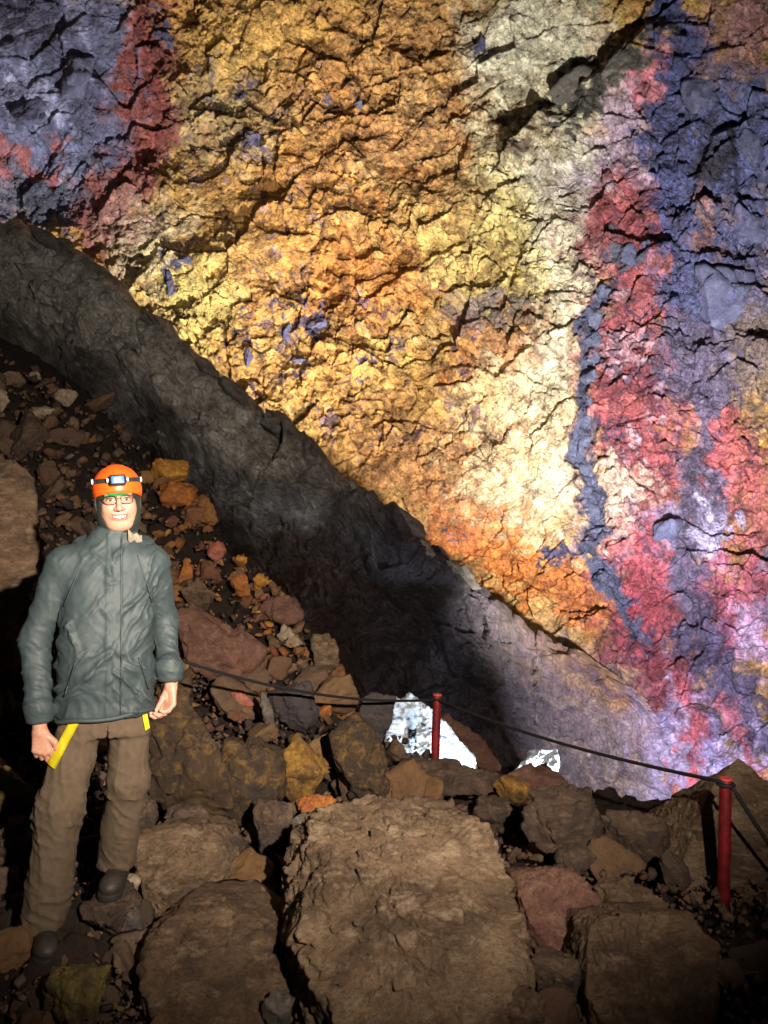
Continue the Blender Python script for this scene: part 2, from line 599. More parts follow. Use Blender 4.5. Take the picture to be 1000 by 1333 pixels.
# ochre field and its variations
speck((166, 116, 56), 1.1, 0.05, 0.5, 31, a=0.8)
speck((204, 168, 86), 1.5, 0.1, 0.55, 32, a=0.7)
speck((186, 112, 44), 1.8, 0.2, 0.6, 33, (480, 420, 420, 420), 0.8)
speck((206, 184, 120), 2.2, 0.25, 0.65, 37, a=0.45)
blob(350, 60, 110, 80, (206, 164, 80), 0.5, a=0.7)
blob(290, 150, 70, 60, (128, 126, 104), 0.6, a=0.55)
blob(270, 330, 110, 70, (190, 146, 78), 0.5, a=0.7)
blob(400, 250, 70, 80, (198, 140, 66), 0.5, a=0.8)
blob(480, 370, 110, 60, (196, 124, 50), 0.6, a=0.7)
blob(560, 170, 90, 110, (196, 150, 96), 0.6, a=0.6)
blob(420, 110, 60, 90, (176, 118, 62), 0.6, a=0.6)
blob(520, 40, 90, 50, (176, 128, 70), 0.6, a=0.6)
blob(190, 330, 50, 70, (196, 188, 150), 0.6, 30, a=0.7)
blob(250, 400, 60, 60, (206, 186, 104), 0.6, 40, a=0.8)
blob(440, 520, 160, 70, (196, 146, 72), 0.6, 40, a=0.7)
blob(560, 620, 90, 70, (200, 142, 84), 0.6, 30, a=0.8)
# pale sulphur and cream
blob(700, 70, 90, 100, (226, 222, 196), 0.5, 20, a=0.9)
blob(700, 200, 75, 90, (226, 216, 172), 0.6, a=0.8)
blob(690, 330, 110, 90, (226, 208, 130), 0.5, a=0.9)
blob(760, 250, 70, 90, (208, 204, 190), 0.5, a=0.8)
blob(610, 330, 60, 60, (222, 190, 110), 0.6, a=0.7)
blob(700, 480, 70, 60, (230, 216, 178), 0.6, a=0.8)
blob(740, 400, 50, 90, (222, 212, 178), 0.6, a=0.8)
blob(690, 610, 90, 90, (224, 202, 160), 0.5, 20, a=0.95)
blob(640, 560, 60, 60, (232, 198, 140), 0.6, a=0.8)
blob(640, 440, 60, 40, (190, 124, 66), 0.6, a=0.8)
speck((196, 126, 54), 2.4, 0.15, 0.5, 34, (620, 640, 90, 120), 0.7)
blob(650, 400, 80, 16, (112, 108, 112), 0.6, -4, a=0.8)
# orange skirt above the shadow line
blob(660, 735, 80, 36, (196, 116, 40), 0.5, 20, a=0.95)
blob(760, 790, 70, 36, (192, 110, 42), 0.5, 28, a=0.9)
blob(600, 690, 50, 30, (196, 110, 56), 0.6, 35, a=0.8)
blob(720, 835, 90, 20, (176, 140, 86), 0.6, 22, a=0.7)
# slate and red, upper left
blob(60, 110, 140, 170, (106, 112, 148), 0.25, -20)
blob(30, 20, 110, 60, (66, 62, 84), 0.5, 20, a=0.8)
blob(120, 130, 30, 90, (72, 70, 98), 0.5, -15, a=0.7)
blob(110, 250, 70, 46, (92, 96, 122), 0.5, 30)
blob(40, 270, 60, 40, (84, 88, 110), 0.5, 20)
speck((148, 150, 186), 1.4, 0.15, 0.6, 35, (60, 140, 130, 150), 0.7)
band([(190, -30), (196, 60), (190, 140), (178, 230), (140, 262), (130, 300)], 33, (132, 70, 62), 0.6)
band([(-10, 180), (20, 212), (70, 224)], 16, (160, 92, 92), 0.6, 0.9)
blob(190, 110, 16, 80, (104, 44, 44), 0.6, a=0.8)
blob(165, 295, 40, 40, (170, 132, 124), 0.6, a=0.7)
# violet chips lying in the ochre
for (x, y, rx, ry, r) in [(410, 424, 16, 10, 0), (404, 412, 4, 16, 0), (372, 428, 7, 14, 0), (222, 364, 9, 20, 0), (240, 338, 14, 8, 20), (322, 462, 6, 15, 0),
                          (392, 470, 16, 8, 0), (304, 456, 6, 10, 0), (326, 110, 12, 10, 0), (328, 178, 14, 9, 20), (466, 136, 7, 7, 0), (320, 405, 6, 8, 0),
                          (626, 60, 8, 10, 0), (590, 692, 7, 6, 0), (738, 744, 10, 6, 0), (750, 718, 22, 12, 0), (215, 46, 14, 12, 0), (383, 258, 4, 10, 0),
                          (480, 470, 10, 6, 0), (430, 140, 10, 6, 0), (365, 390, 10, 5, 0)]:
    blob(x, y, rx, ry, (74, 72, 100), 0.35, r)
speck((110, 84, 106), 3.4, 0.42, 0.6, 36, (470, 480, 240, 150), 0.8)
speck((112, 100, 118), 3.8, 0.5, 0.62, 38, (330, 200, 150, 200), 0.7)
# right: pink, red, slate, the dyke
blob(840, 130, 60, 70, (190, 166, 190), 0.5, a=0.9)
blob(850, 95, 34, 30, (206, 120, 130), 0.5, a=0.9)
blob(815, 235, 60, 60, (172, 150, 178), 0.6, a=0.9)
blob(850, 280, 40, 26, (150, 84, 90), 0.6, a=0.8)
blob(800, 310, 50, 40, (196, 150, 150), 0.6, a=0.7)
band([(828, 290), (826, 400), (828, 520), (838, 640), (842, 740), (846, 860), (880, 950)], 58, (150, 74, 78), 0.55)
speck((206, 122, 112), 2.0, 0.2, 0.6, 41, (830, 500, 90, 300), 0.7)
speck((120, 50, 58), 2.2, 0.15, 0.5, 42, (840, 600, 100, 300), 0.9)
speck((198, 160, 170), 2.4, 0.3, 0.65, 43, (840, 600, 110, 300), 0.7)
blob(800, 650, 44, 40, (212, 184, 160), 0.5, a=0.9)
blob(862, 690, 38, 24, (160, 148, 176), 0.4, 20)
blob(840, 745, 40, 70, (166, 66, 76), 0.5, a=0.8)
band([(880, -20), (884, 80), (878, 180), (884, 300), (880, 380)], 30, (76, 82, 132), 0.4)
blob(960, 60, 60, 60, (150, 110, 118), 0.6, a=0.7)
blob(985, 20, 50, 40, (176, 128, 132), 0.6, a=0.8)
blob(955, 190, 80, 110, (86, 92, 134), 0.4)
blob(945, 390, 88, 110, (80, 84, 122), 0.35)
blob(920, 300, 10, 50, (150, 104, 92), 0.6, a=0.8)
blob(905, 470, 60, 60, (92, 84, 108), 0.5)
band([(925, 470), (918, 560), (912, 640), (900, 740), (912, 820), (950, 900), (1000, 970)], 34, (98, 88, 112), 0.5)
blob(985, 470, 30, 90, (124, 104, 82), 0.6, a=0.8)
blob(955, 600, 34, 60, (196, 96, 96), 0.5, a=0.9)
blob(990, 660, 26, 70, (196, 110, 104), 0.6, a=0.9)
blob(935, 700, 18, 46, (196, 186, 220), 0.5, -15)
blob(975, 790, 50, 60, (190, 90, 112), 0.5, a=0.9)
blob(985, 830, 26, 40, (206, 176, 204), 0.6, -20, a=0.9)
blob(1000, 760, 20, 30, (128, 120, 140), 0.6)
band([(782, 370), (772, 430), (768, 500), (760, 570), (762, 640), (776, 690), (800, 760), (830, 830)], 13, (80, 84, 108), 0.35)
blob(812, 330, 22, 18, (84, 88, 104), 0.4)
# bottom right flow: grey with red and violet-white runs
blob(760, 950, 120, 70, (124, 116, 120), 0.5, 30)
speck((150, 138, 128), 1.2, 0.1, 0.5, 44, (740, 950, 150, 100), 0.7, (1, 4))
blob(900, 980, 80, 60, (164, 152, 190), 0.5, 30)
band([(862, 880), (886, 940), (895, 990), (890, 1050)], 9, (206, 176, 200), 0.6)
band([(872, 890), (900, 930), (908, 980)], 13, (190, 92, 96), 0.6, 0.9)
band([(940, 900), (960, 960), (985, 1010)], 9, (196, 110, 116), 0.6, 0.8)
blob(835, 1020, 40, 26, (200, 150, 90), 0.6, 20, a=0.8)
blob(860, 1050, 30, 20, (206, 190, 130), 0.6, a=0.8)
blob(880, 1060, 16, 20, (196, 100, 90), 0.6, a=0.8)
speck((206, 186, 220), 2.4, 0.25, 0.6, 45, (930, 990, 90, 90), 0.9)
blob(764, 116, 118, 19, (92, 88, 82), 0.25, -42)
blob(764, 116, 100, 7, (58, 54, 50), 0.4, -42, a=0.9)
blob(925, 215, 26, 46, (40, 36, 40), 0.4, 10, a=0.8)  # black hollow: its shade painted dark on the rock
speck((92, 62, 38), 6.0, 0.32, 0.62, 111, (440, 380, 330, 420), 0.75)
speck((120, 78, 44), 3.2, 0.3, 0.6, 112, (470, 330, 300, 400), 0.6)
speck((66, 54, 80), 4.6, 0.28, 0.55, 113, (860, 560, 150, 420), 0.75, (1.4, 0.7))
speck((52, 46, 58), 7.0, 0.35, 0.6, 114, (900, 420, 130, 460), 0.7)
# grain that all zones share
n1 = fbm(q0 * 9, 4, 51)
wcol *= np.clip((1 + 0.45 * n1) * (0.82 + 0.36 * np.modf(iC * 91.7)[0]) * (0.84 + 0.32 * np.modf(iD * 91.7)[0]), 0.35, 1.7)[:, None]
wl = wcol @ np.array([0.25, 0.6, 0.15])
wcol = wcol * 0.95 + wl[:, None] * 0.05
wcol = np.clip(wcol * 0.88, 0.01, 0.82)

# ---- relief
smooth_amt = np.zeros(len(uf))
for (x, y, rx, ry, a) in [(270, 310, 130, 90, 0.6), (60, 100, 130, 150, 0.85), (400, 260, 80, 70, 0.4), (690, 630, 90, 70, 0.6), (330, 60, 70, 70, 0.4),
                          (950, 380, 70, 50, 0.5), (700, 60, 90, 80, 0.5), (760, 960, 140, 70, 0.75), (620, 700, 110, 50, 0.6), (840, 740, 50, 80, 0.4), (940, 690, 40, 60, 0.4)]:
    d = np.sqrt(((uf - x) / rx) ** 2 + ((vf - y) / ry) ** 2)
    smooth_amt = np.maximum(smooth_amt, a * (1 - sstep(0.6, 1.2, d)))
rough_amt = 1 - smooth_amt
patch = sstep(-0.35, 0.35, fbm(q0 * 1.3, 3, 87))
h = 0.20 * hA * (1 - 0.45 * smooth_amt) + rough_amt * (0.16 * hB + (0.05 + 0.13 * patch) * hC + (0.03 + 0.06 * patch) * hD + 0.03 * hE)
h += smooth_amt * 0.05 * hB
h -= rough_amt * (0.11 * (1 - sstep(0.0, 0.03, eB)) * (fbm(q0 * 1.7, 2, 80) > -0.05) + 0.07 * (1 - sstep(0.0, 0.05, eC)) * patch)
h += 0.35 * fbm(q0 * 0.55, 3, 82) + 0.06 * fbm(q0 * 3.0, 3, 83) * rough_amt + 0.018 * fbm(q0 * 14, 3, 84)
h += 0.03 * ridged(np.stack([q0[:, 0] * 9, q0[:, 1] * 1.6, q0[:, 2]], 1), 2, 85) * (1 - sstep(0.5, 1.2, np.hypot((uf - 320) / 200, (vf - 330) / 130)))
h += 0.05 * ridged(np.stack([(q0[:, 0] - q0[:, 1] * 0.5) * 1.2, (q0[:, 1] - 0.5 * q0[:, 0]) * 9, q0[:, 2]], 1), 2, 86) * (1 - sstep(0.5, 1.2, np.hypot((uf - 760) / 160, (vf - 940) / 110)))


lnoise = fbm(q0 * 2.2, 3, 88)


def ledge(pts, wdt, amp):
    """a shelf: swells slowly towards the line from below and breaks off sharply above it"""
    global h
    u_, v_ = qa[:, 0] * 100 * 0.35 + uf * 0.65, qa[:, 1] * 100 * 0.35 + vf * 0.65
    best, sd = np.full(len(uf), 1e9), np.zeros(len(uf))
    for (x0, y0), (x1, y1) in zip(pts[:-1], pts[1:]):
        dx, dy = x1 - x0, y1 - y0
        L = math.hypot(dx, dy)
        t = np.clip(((u_ - x0) * dx + (v_ - y0) * dy) / (L * L), 0, 1)
        ex, ey = u_ - x0 - t * dx, v_ - y0 - t * dy
        d = np.hypot(ex, ey)
        s = np.sign(dx * ey - dy * ex)
        m = d < best
        best = np.where(m, d, best)
        sd = np.where(m, d * s, sd)
    prof = np.where(sd > 0, np.clip(1 - sd / wdt, 0, 1), np.clip(1 + sd / (0.14 * wdt), 0, 1))
    h += 0.55 * amp * (0.75 + 0.6 * lnoise) * prof


ledge([(670, 196), (720, 140), (790, 92), (850, 34)], 70, 1.5)
ledge([(740, 70), (700, 46), (670, 30)], 40, 0.4)
ledge([(420, 292), (448, 284), (480, 288)], 26, 0.35)
ledge([(500, 380), (560, 340), (620, 312)], 40, 0.4)
ledge([(566, 486), (600, 474), (640, 486)], 26, 0.35)
ledge([(660, 478), (710, 440), (750, 426), (790, 370), (850, 330)], 34, 0.45)
ledge([(430, 40), (480, 50), (540, 84), (600, 60)], 34, 0.4)
ledge([(560, 100), (600, 150), (640, 120)], 30, 0.3)
ledge([(330, 260), (370, 270), (388, 240)], 30, 0.3)
ledge([(905, 250), (930, 180), (950, 170), (960, 262), (1010, 262)], 50, 0.9)
ledge([(830, 60), (880, 76), (950, 60)], 30, 0.4)
ledge([(870, 440), (930, 420), (1000, 450)], 40, 0.4)
ledge([(620, 740), (700, 770), (780, 800), (850, 850)], 40, 0.35)
ledge([(70, 210), (90, 180), (150, 230)], 40, 0.3)
ledge([(0, 60), (60, 40), (130, 110), (150, 150)], 60, 0.4)
ledge([(800, 560), (850, 540), (905, 560)], 26, 0.25)
ledge([(720, 590), (745, 560), (752, 540)], 22, 0.2)
dk = 1 - sstep(0.7, 1.2, seg_dist(cr, cs, [(782, 370), (772, 430), (768, 500), (760, 570), (762, 640), (776, 690)]) / 13)
h -= 0.22 * dk
wallv = pw + N * h[:, None]
me = mesh_from('painted_wall', wallv, grid_faces(*U.shape), smooth=False)
set_col(me, wcol)
wall = add_obj('painted_wall', me, M['wall'])
wall['kind'] = 'structure'
wall['label'] = 'towering rock wall stained yellow, cream, red and slate blue by minerals'
WALLG = (U, V, wallv.reshape(U.shape + (3,)), wcol.reshape(U.shape + (3,)))

# ================================================================== the dark buttress under the wall
SIL = np.array([(-750, -120), (-300, 120), (0, 284), (60, 300), (120, 336), (180, 386), (240, 442), (300, 492), (370, 546), (420, 592), (460, 630), (510, 656), (560, 702),
                (610, 742), (650, 786), (700, 818), (760, 850), (820, 890), (880, 945), (930, 1010), (990, 1090)], float)
ub = np.concatenate([np.linspace(-700, -20, 40), np.linspace(-12, 985, 470)])
tb = np.concatenate([np.linspace(-1, -0.15, 6), np.linspace(0, 1, 330) ** 1.15])
UB, TB = np.meshgrid(ub, tb)
S = np.interp(UB, SIL[:, 0], SIL[:, 1])
q = np.stack([UB.ravel() / 40, 0 * UB.ravel(), 0 * UB.ravel()], 1)
S = S + (13 * fbm(q, 3, 90, 0.5)).reshape(S.shape) * (UB < 700)
VB = np.where(TB < 0, S - TB * 170, S + TB * (1180 - S))
DV = np.where(TB < 0, 0, VB - S)
LIP = np.interp(UB, [-700, 0, 130, 200, 245, 330, 430, 520, 620], [250, 412, 500, 530, 585, 640, 640, 690, 800])
yb = np.interp(UB, [-700, 0, 200, 400, 520, 640, 760, 860, 985], [13.0, 12.4, 11.4, 10.0, 9.4, 10.8, 13.4, 15.0, 16.0])
wd = wall_depth(UB, VB)
yb = np.minimum(yb, wd - 0.1)
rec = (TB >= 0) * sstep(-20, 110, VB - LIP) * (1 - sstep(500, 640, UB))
yb = yb + 1.5 * rec
yb = yb - 0.55 * (1 - sstep(0, 60, np.abs(VB - LIP + 36))) * (TB >= 0) * (1 - sstep(430, 600, UB))
# dark hollow right of the talus, then a striated foot that runs out into the lit flow
hol = np.exp(-(((UB - 570) / 90) ** 2 + ((VB - 880) / 110) ** 2))
yb = yb + 1.4 * hol
mer = sstep(610, 880, UB)
yb = yb * (1 - mer) + (wd - 0.12 + 0.22 * (1 - sstep(0, 40, DV))) * mer
yb = yb + (1 - mer) * 1.1 * np.exp(-np.clip(DV, 0, None) / 11)
back = np.clip(-TB, 0, 1)
yb = yb + back * 1.0 + 0.5 * np.sqrt(back)
pb = pix(UB, VB, yb).reshape(-1, 3)
ubf, vbf = UB.ravel(), VB.ravel()
qB = np.stack([ubf / 100, vbf / 100, 0 * ubf], 1)
# grain follows the diagonal of the ridge
qd = np.stack([(qB[:, 0] + qB[:, 1]) * 0.7, (qB[:, 1] - qB[:, 0]) * 0.7, 0 * ubf], 1)
qd = warp(qd, 0.25, 1.3, 91)
k1, x1 = facets(np.stack([qd[:, 0] * 1.1, qd[:, 1] * 1.7, qd[:, 2]], 1), 92, 1.2)
k2, x2 = facets(np.stack([qd[:, 0] * 3.4, qd[:, 1] * 4.4, qd[:, 2]], 1), 93, 1.1)
k3, x3 = facets(qd * 13, 94, 1.0)
merf = mer.ravel()
upper = (1 - sstep(20, 70, DV.ravel())) * (ubf < 330)
hb = (1 - 0.75 * merf) * (1 - 0.6 * upper) * (0.26 * k1 + 0.12 * k2 + 0.05 * k3 - 0.10 * (1 - sstep(0, 0.06, x1)) - 0.04 * (1 - sstep(0, 0.1, x2)))
hb += merf * 0.10 * ridged(np.stack([qd[:, 0] * 0.8, qd[:, 1] * 10, qd[:, 2]], 1), 2, 95) + 0.12 * fbm(qB * 1.2, 4, 96)
hb *= (DV.ravel() > -1)
pb[:, 1] -= hb
pb[:, 2] += 0.3 * hb
bc = np.tile(lin((122, 116, 112)), (len(ubf), 1))


def bput(wgt, c):
    global bc
    bc = bc * (1 - wgt[:, None]) + lin(c) * wgt[:, None]


nB = fbm(qd * 2.0, 4, 97)
bput(sstep(0.0, 0.5, nB) * 0.7, (92, 86, 84))
bput(sstep(0.1, 0.6, -nB) * 0.6, (146, 138, 130))
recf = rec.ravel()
bput((1 - sstep(70, 150, DV.ravel() + 40 * nB)) * (1 - sstep(260, 420, ubf)), (164, 160, 154))  # upper ridge painted paler in place of light bounced off the wall
bput(sstep(0.1, 0.8, recf + 0.3 * nB), (58, 42, 36))  # recess: dark brown soil colour that also stands in for the overhang's shade
bput(sstep(420, 520, ubf) * (1 - merf), (60, 54, 62))  # cool dark tint: the shade of the hollow put into the rock colour
bput(merf * sstep(640, 760, ubf), (112, 100, 98))
bput(merf * sstep(0.1, 0.5, fbm(np.stack([qd[:, 0] * 0.9, qd[:, 1] * 9, qd[:, 2]], 1), 3, 98)), (146, 128, 112))
stk = fbm(np.stack([qd[:, 0] * 1.2, qd[:, 1] * 12, qd[:, 2]], 1), 3, 105)
bput(merf * (1 - sstep(20, 90, DV.ravel() + 60 * stk)) * 0.85, (168, 124, 70))
bput(merf * sstep(0.2, 0.5, stk) * (1 - sstep(60, 150, DV.ravel())) * 0.7, (120, 84, 92))
bput(sstep(800, 880, ubf + 40 * nB) * sstep(850, 900, vbf), (150, 138, 160))
bput(sstep(0.25, 0.6, fbm(qB * np.array([7, 2.0, 1]), 3, 99)) * sstep(845, 880, ubf), (186, 96, 100))
bput(sstep(0.3, 0.6, fbm(qB * np.array([6, 3.0, 1]), 3, 100)) * sstep(780, 830, ubf) * sstep(1000, 1030, vbf), (206, 170, 96))
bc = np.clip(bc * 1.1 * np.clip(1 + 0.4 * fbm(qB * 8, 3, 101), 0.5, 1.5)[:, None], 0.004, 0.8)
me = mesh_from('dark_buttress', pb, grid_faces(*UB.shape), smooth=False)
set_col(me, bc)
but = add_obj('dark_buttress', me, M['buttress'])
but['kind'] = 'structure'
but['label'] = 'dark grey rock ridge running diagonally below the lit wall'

# ================================================================== rocks
def icosphere(sub):
    bm = bmesh.new()
    bmesh.ops.create_icosphere(bm, subdivisions=sub, radius=1)
    v = np.array([x.co[:] for x in bm.verts])
    f = np.array([[x.index for x in p.verts] for p in bm.faces])
    bm.free()
    return v / np.linalg.norm(v, axis=1)[:, None], f


ICO = {k: icosphere(k) for k in (2, 3, 4, 5, 6, 7)}


def rand_planes(r, n=15, flat=0.0):
    nn = r.normal(size=(n, 3))
    nn[:, 2] *= 1 + flat
    nn /= np.linalg.norm(nn, axis=1)[:, None]
    nn = np.concatenate([nn, np.eye(3), -np.eye(3)])
    d = np.concatenate([r.uniform(0.74, 1.0, n), np.full(6, 1.0)])
    return nn, d


def hull_planes(pts):
    pts = pts / np.linalg.norm(pts, axis=1)[:, None]
    pts = pts - pts.mean(0)
    bm = bmesh.new()
    for p_ in pts:
        bm.verts.new(p_)
    bmesh.ops.convex_hull(bm, input=bm.verts)
    bm.normal_update()
    nn, dd = [], []
    for f in bm.faces:
        n_ = np.array(f.normal[:])
        d_ = float(n_ @ np.array(f.verts[0].co[:]))
        nn.append(n_ if d_ > 0 else -n_)
        dd.append(max(abs(d_), 0.15))
    bm.free()
    return np.array(nn), np.array(dd)


def rock_mesh(name, nn, dd, scl, sub, seed, rough=1.0, rot=None, sharp=90.0, smooth=False):
    dirs, fc = ICO[sub]
    qd_ = np.clip(dirs @ nn.T / dd, 0, None)
    r = (qd_ ** sharp).sum(1) ** (-1 / sharp)
    p = dirs * r[:, None]
    p = p * np.asarray(scl)
    if rot is not None:
        p = p @ rot.T
    L = float(np.mean(scl))
    off = seed * 3.7
    pn = p / L
    h_ = np.zeros(len(p))
    if sub >= 3:
        wq = pn * 1.5 + off + 0.25 * np.stack([fbm(pn * 1.6 + off, 3, 1), fbm(pn * 1.6 + off, 3, 6), fbm(pn * 1.6 + off, 3, 9)], 1)
        a, ea = facets(wq * 1.1, seed, 1.1, 3)
        big_ = 0.4 if sub >= 6 else 1.0
        h_ += big_ * 0.12 * a - (0.06 if sub < 6 else 0.08) * (1 - sstep(0, 0.05 if sub < 6 else 0.03, ea)) * (1.0 if sub < 6 else (perlin(pn * 1.2 + off + 2) > -0.1))
    if sub >= 4:
        b, eb = facets(wq * 2.9, seed + 1, 1.1, 3)
        h_ += 0.045 * b - 0.025 * (1 - sstep(0, 0.07, eb)) * (perlin(pn * 1.3 + off + 4) > 0)
        c_ = np.stack([pn[:, 0] * 3, pn[:, 1] * 3, pn[:, 2] * 10 + pn[:, 0] * 3], 1)
        h_ += 0.016 * ridged(c_ + off, 3, 3)
    if sub >= 6:
        b, eb = facets(wq * 8.0, seed + 2, 1.1, 3)
        h_ += 0.010 * b
        e_, ee = facets(np.stack([wq[:, 0] * 2.0, wq[:, 1] * 2.0, wq[:, 2] * 7.0], 1) + 3.3, seed + 3, 1.0, 3)
        h_ += 0.016 * e_ - 0.02 * (1 - sstep(0, 0.05, ee)) * (perlin(pn * 1.7 + off + 9) > 0.1)
        # bedding: thin broken steps across the faces
        rl = np.random.default_rng(seed + 40)
        for fr, am in ((4.0, 0.10), (10.0, 0.045)):
            n_ = rl.normal(size=3) * np.array([1, 0.7, 1])
            n_ /= np.linalg.norm(n_)
            t_ = pn @ n_ * fr + 0.7 * fbm(pn * 2.0 + off, 3, 21) + 0.25 * fbm(pn * 7.0 + off, 2, 23)
            sw = t_ - np.floor(t_)
            prof = np.where(sw < 0.88, sw / 0.88, (1 - sw) / 0.12)
            h_ += am * prof * sstep(-0.3, 0.3, fbm(pn * 1.4 + off + fr, 2, 25))
    h_ += 0.05 * fbm(pn * 1.6 + off, 2, 12)
    h_ += 0.007 * fbm(pn * 9 + off, 3, 13)
    p = p + dirs * (h_ * L * rough)[:, None]
    return mesh_from(name, p, fc, smooth=smooth)


def rotm(ax, ang):
    from mathutils import Matrix
    return np.array(Matrix.Rotation(rad(ang), 3, ax))


def boulder(name, box, mat, label, depth=None, tilt=0.0, thick=0.85, seed=None, sub=5, flat=0.0, dig=1.25, rough=1.0, lean=0.0, cat='boulder', y=None, n=9, group=None):
    """box = the rock's outline in the photograph; it stands where the ray under its foot meets the ground"""
    u0, v0, u1, v1 = box
    cu_, cv_ = (u0 + u1) / 2, (v0 + v1) / 2
    if y is None:
        y = float(hit(cu_, v1)[0])
    a0 = (u1 - u0) / 2 / F
    yc = y + thick * a0 * y * 0.8
    a = a0 * yc
    c = (v1 - v0) / 2 / F * yc
    b = thick * a if depth is None else depth
    c_top = c
    seed = seed if seed is not None else int(abs(u0 * 7 + v0 * 13)) % 997
    r = np.random.default_rng(seed)
    nn, dd = hull_planes(r.normal(size=(n + 4, 3)))
    t = rad(tilt)
    rot = rotm('Y', tilt)
    if lean:
        rot = rotm('X', lean) @ rot
    ca, sa = abs(math.cos(t)), abs(math.sin(t))
    if tilt:
        # undo the growth of the bounding box under tilt
        m = np.array([[ca, sa], [sa, ca]])
        k = np.linalg.solve(m, [a, c]) if abs(ca - sa) > 0.35 else np.array([a, c]) * 0.8
        if (k > 0.2 * min(a, c)).all():
            a, c = float(k[0]), float(k[1])
    me_ = rock_mesh(name, nn, dd, (a * 1.06, b, c * 1.06), sub, seed % 60, rough, rot)
    cen = pix(cu_, cv_, yc)
    fit = np.array([(u1 - u0) / 2 / F * yc, 0, (v1 - v0) / 2 / F * yc])
    vs_ = np.empty(len(me_.vertices) * 3, np.float32)
    me_.vertices.foreach_get('co', vs_)
    vs_ = vs_.reshape(-1, 3)
    for k in (0, 2):
        lo_, hi_ = vs_[:, k].min(), vs_[:, k].max()
        vs_[:, k] = (vs_[:, k] - (lo_ + hi_) / 2) * (2 * fit[k] / (hi_ - lo_))
    me_.vertices.foreach_set('co', vs_.ravel())
    # bury the foot: stretch the underside downwards
    vs_ = np.empty(len(me_.vertices) * 3, np.float32)
    me_.vertices.foreach_get('co', vs_)
    vs_ = vs_.reshape(-1, 3)
    lowg = float(cen[2] - ground_z(cen[0], cen[1])) + 0.04
    zmin = float(vs_[:, 2].min())
    if -zmin < lowg * dig:
        vs_[:, 2] = np.where(vs_[:, 2] < 0, vs_[:, 2] * (lowg * dig) / -zmin, vs_[:, 2])
        me_.vertices.foreach_set('co', vs_.ravel())
        me_.update()
    o = add_obj(name, me_, M[mat], None, cen)
    tag(o, label, cat, group)
    return o


def hull_boulder(name, pts, mat, label, sub=6, seed=1, rough=1.0, sharp=160.0, chips=3):
    """pts: corner points (u, v, y) of the rock; its convex hull is weathered"""
    P_ = np.array([pix(*p_) for p_ in pts])
    cen = P_.mean(0)
    Q = P_ - cen
    bm = bmesh.new()
    for p_ in Q:
        bm.verts.new(p_)
    bmesh.ops.convex_hull(bm, input=bm.verts)
    bm.normal_update()
    nn, dd = [], []
    for f in bm.faces:
        n_ = np.array(f.normal[:])
        d_ = float(n_ @ np.array(f.calc_center_median()[:]))
        if d_ < 0:
            n_, d_ = -n_, -d_
        if d_ > 1e-3:
            nn.append(n_)
            dd.append(d_)
    bm.free()
    # corners knocked off: extra cutting planes on the sides one can see
    rc = np.random.default_rng(seed + 100)
    for _ in range(chips):
        n_ = rc.normal(size=3)
        n_[1] = -abs(n_[1]) * 0.8
        n_[2] = abs(n_[2]) * 0.9 - 0.15
        n_ /= np.linalg.norm(n_)
        nn.append(n_)
        dd.append(float((Q @ n_).max()) * rc.uniform(0.84, 0.96))
    nn, dd = np.array(nn), np.array(dd)
    L = float(np.linalg.norm(Q, axis=1).mean()) * 0.7
    me_ = rock_mesh(name, nn, dd / L, (L, L, L), sub, seed, rough, None, sharp)
    o = add_obj(name, me_, M[mat], None, cen)
    tag(o, label, 'boulder')
    return o


def slab_pts(outline, vref, zref, slope, thick=0.8, inset=0.92, extra=()):
    """corner points of a rock whose visible face is one plane rising away from the viewer; outline in photograph pixels"""
    yref = (CAMZ - zref) / ((vref - 666.5) / F)
    Yf = lambda v: (CAMZ - zref + slope * yref) / (slope + (v - 666.5) / F)
    pts = [(u, v, Yf(v)) for u, v in outline]
    cu_ = sum(u for u, v in outline) / len(outline)
    for u, v in outline:
        y_ = Yf(v) + thick
        x = (u - 500) / F * Yf(v)
        xc = (cu_ - 500) / F * Yf(v)
        x = xc + (x - xc) * inset
        z = min(CAMZ - (v - 666.5) / F * Yf(v) - 0.1, float(ground_z(x, y_)) + 0.05)
        pts.append((x / y_ * F + 500, (CAMZ - z) / y_ * F + 666.5, y_))
        y2 = Yf(v) + 0.1
        z2 = float(ground_z(x, y2)) - 0.15
        pts.append((x / y2 * F + 500, (CAMZ - z2) / y2 * F + 666.5, y2))
    for u, v, dy in extra:
        pts.append((u, v, Yf(v) + dy))
    return pts


# ---- the big ones by their corners
hull_boulder('boulder', [(412, 1062, 3.15), (482, 1038, 3.32), (578, 1043, 3.32), (636, 1088, 3.1), (638, 1160, 2.85), (684, 1254, 2.6), (640, 1336, 2.35), (440, 1340, 2.24), (386, 1228, 2.48), (426, 1148, 2.68),
                         (362, 1214, 2.78), (382, 1104, 3.12), (380, 1320, 2.8), (700, 1340, 2.9), (420, 1150, 3.8), (640, 1170, 3.8), (520, 1420, 2.4), (690, 1420, 2.7)],
             'tan', 'largest tan boulder, broad and flat-faced, in the middle of the foreground', 7, 5, 0.8, 160, 0)
hull_boulder('boulder', slab_pts([(962, 990), (1006, 1022), (1080, 1100), (1110, 1250), (1000, 1276), (900, 1240), (880, 1150), (922, 1036)], 1165, -0.29, 1.5, 0.9,
                                 extra=[(850, 1160, 0.25), (868, 1220, 0.2), (880, 1092, 0.3), (936, 1012, 0.2)]),
             'tan', 'pointed brown boulder at the right edge behind the red post', 7, 9, 0.5, 160)
hull_boulder('boulder', slab_pts([(776, 1196), (900, 1192), (934, 1232), (934, 1350), (800, 1400), (766, 1300), (764, 1220)], 1333, 0.02, 0.5, 0.5),
             'brown', 'broad brown slab-faced boulder at the bottom, lower right of the largest boulder', 7, 12, 0.5, 160)
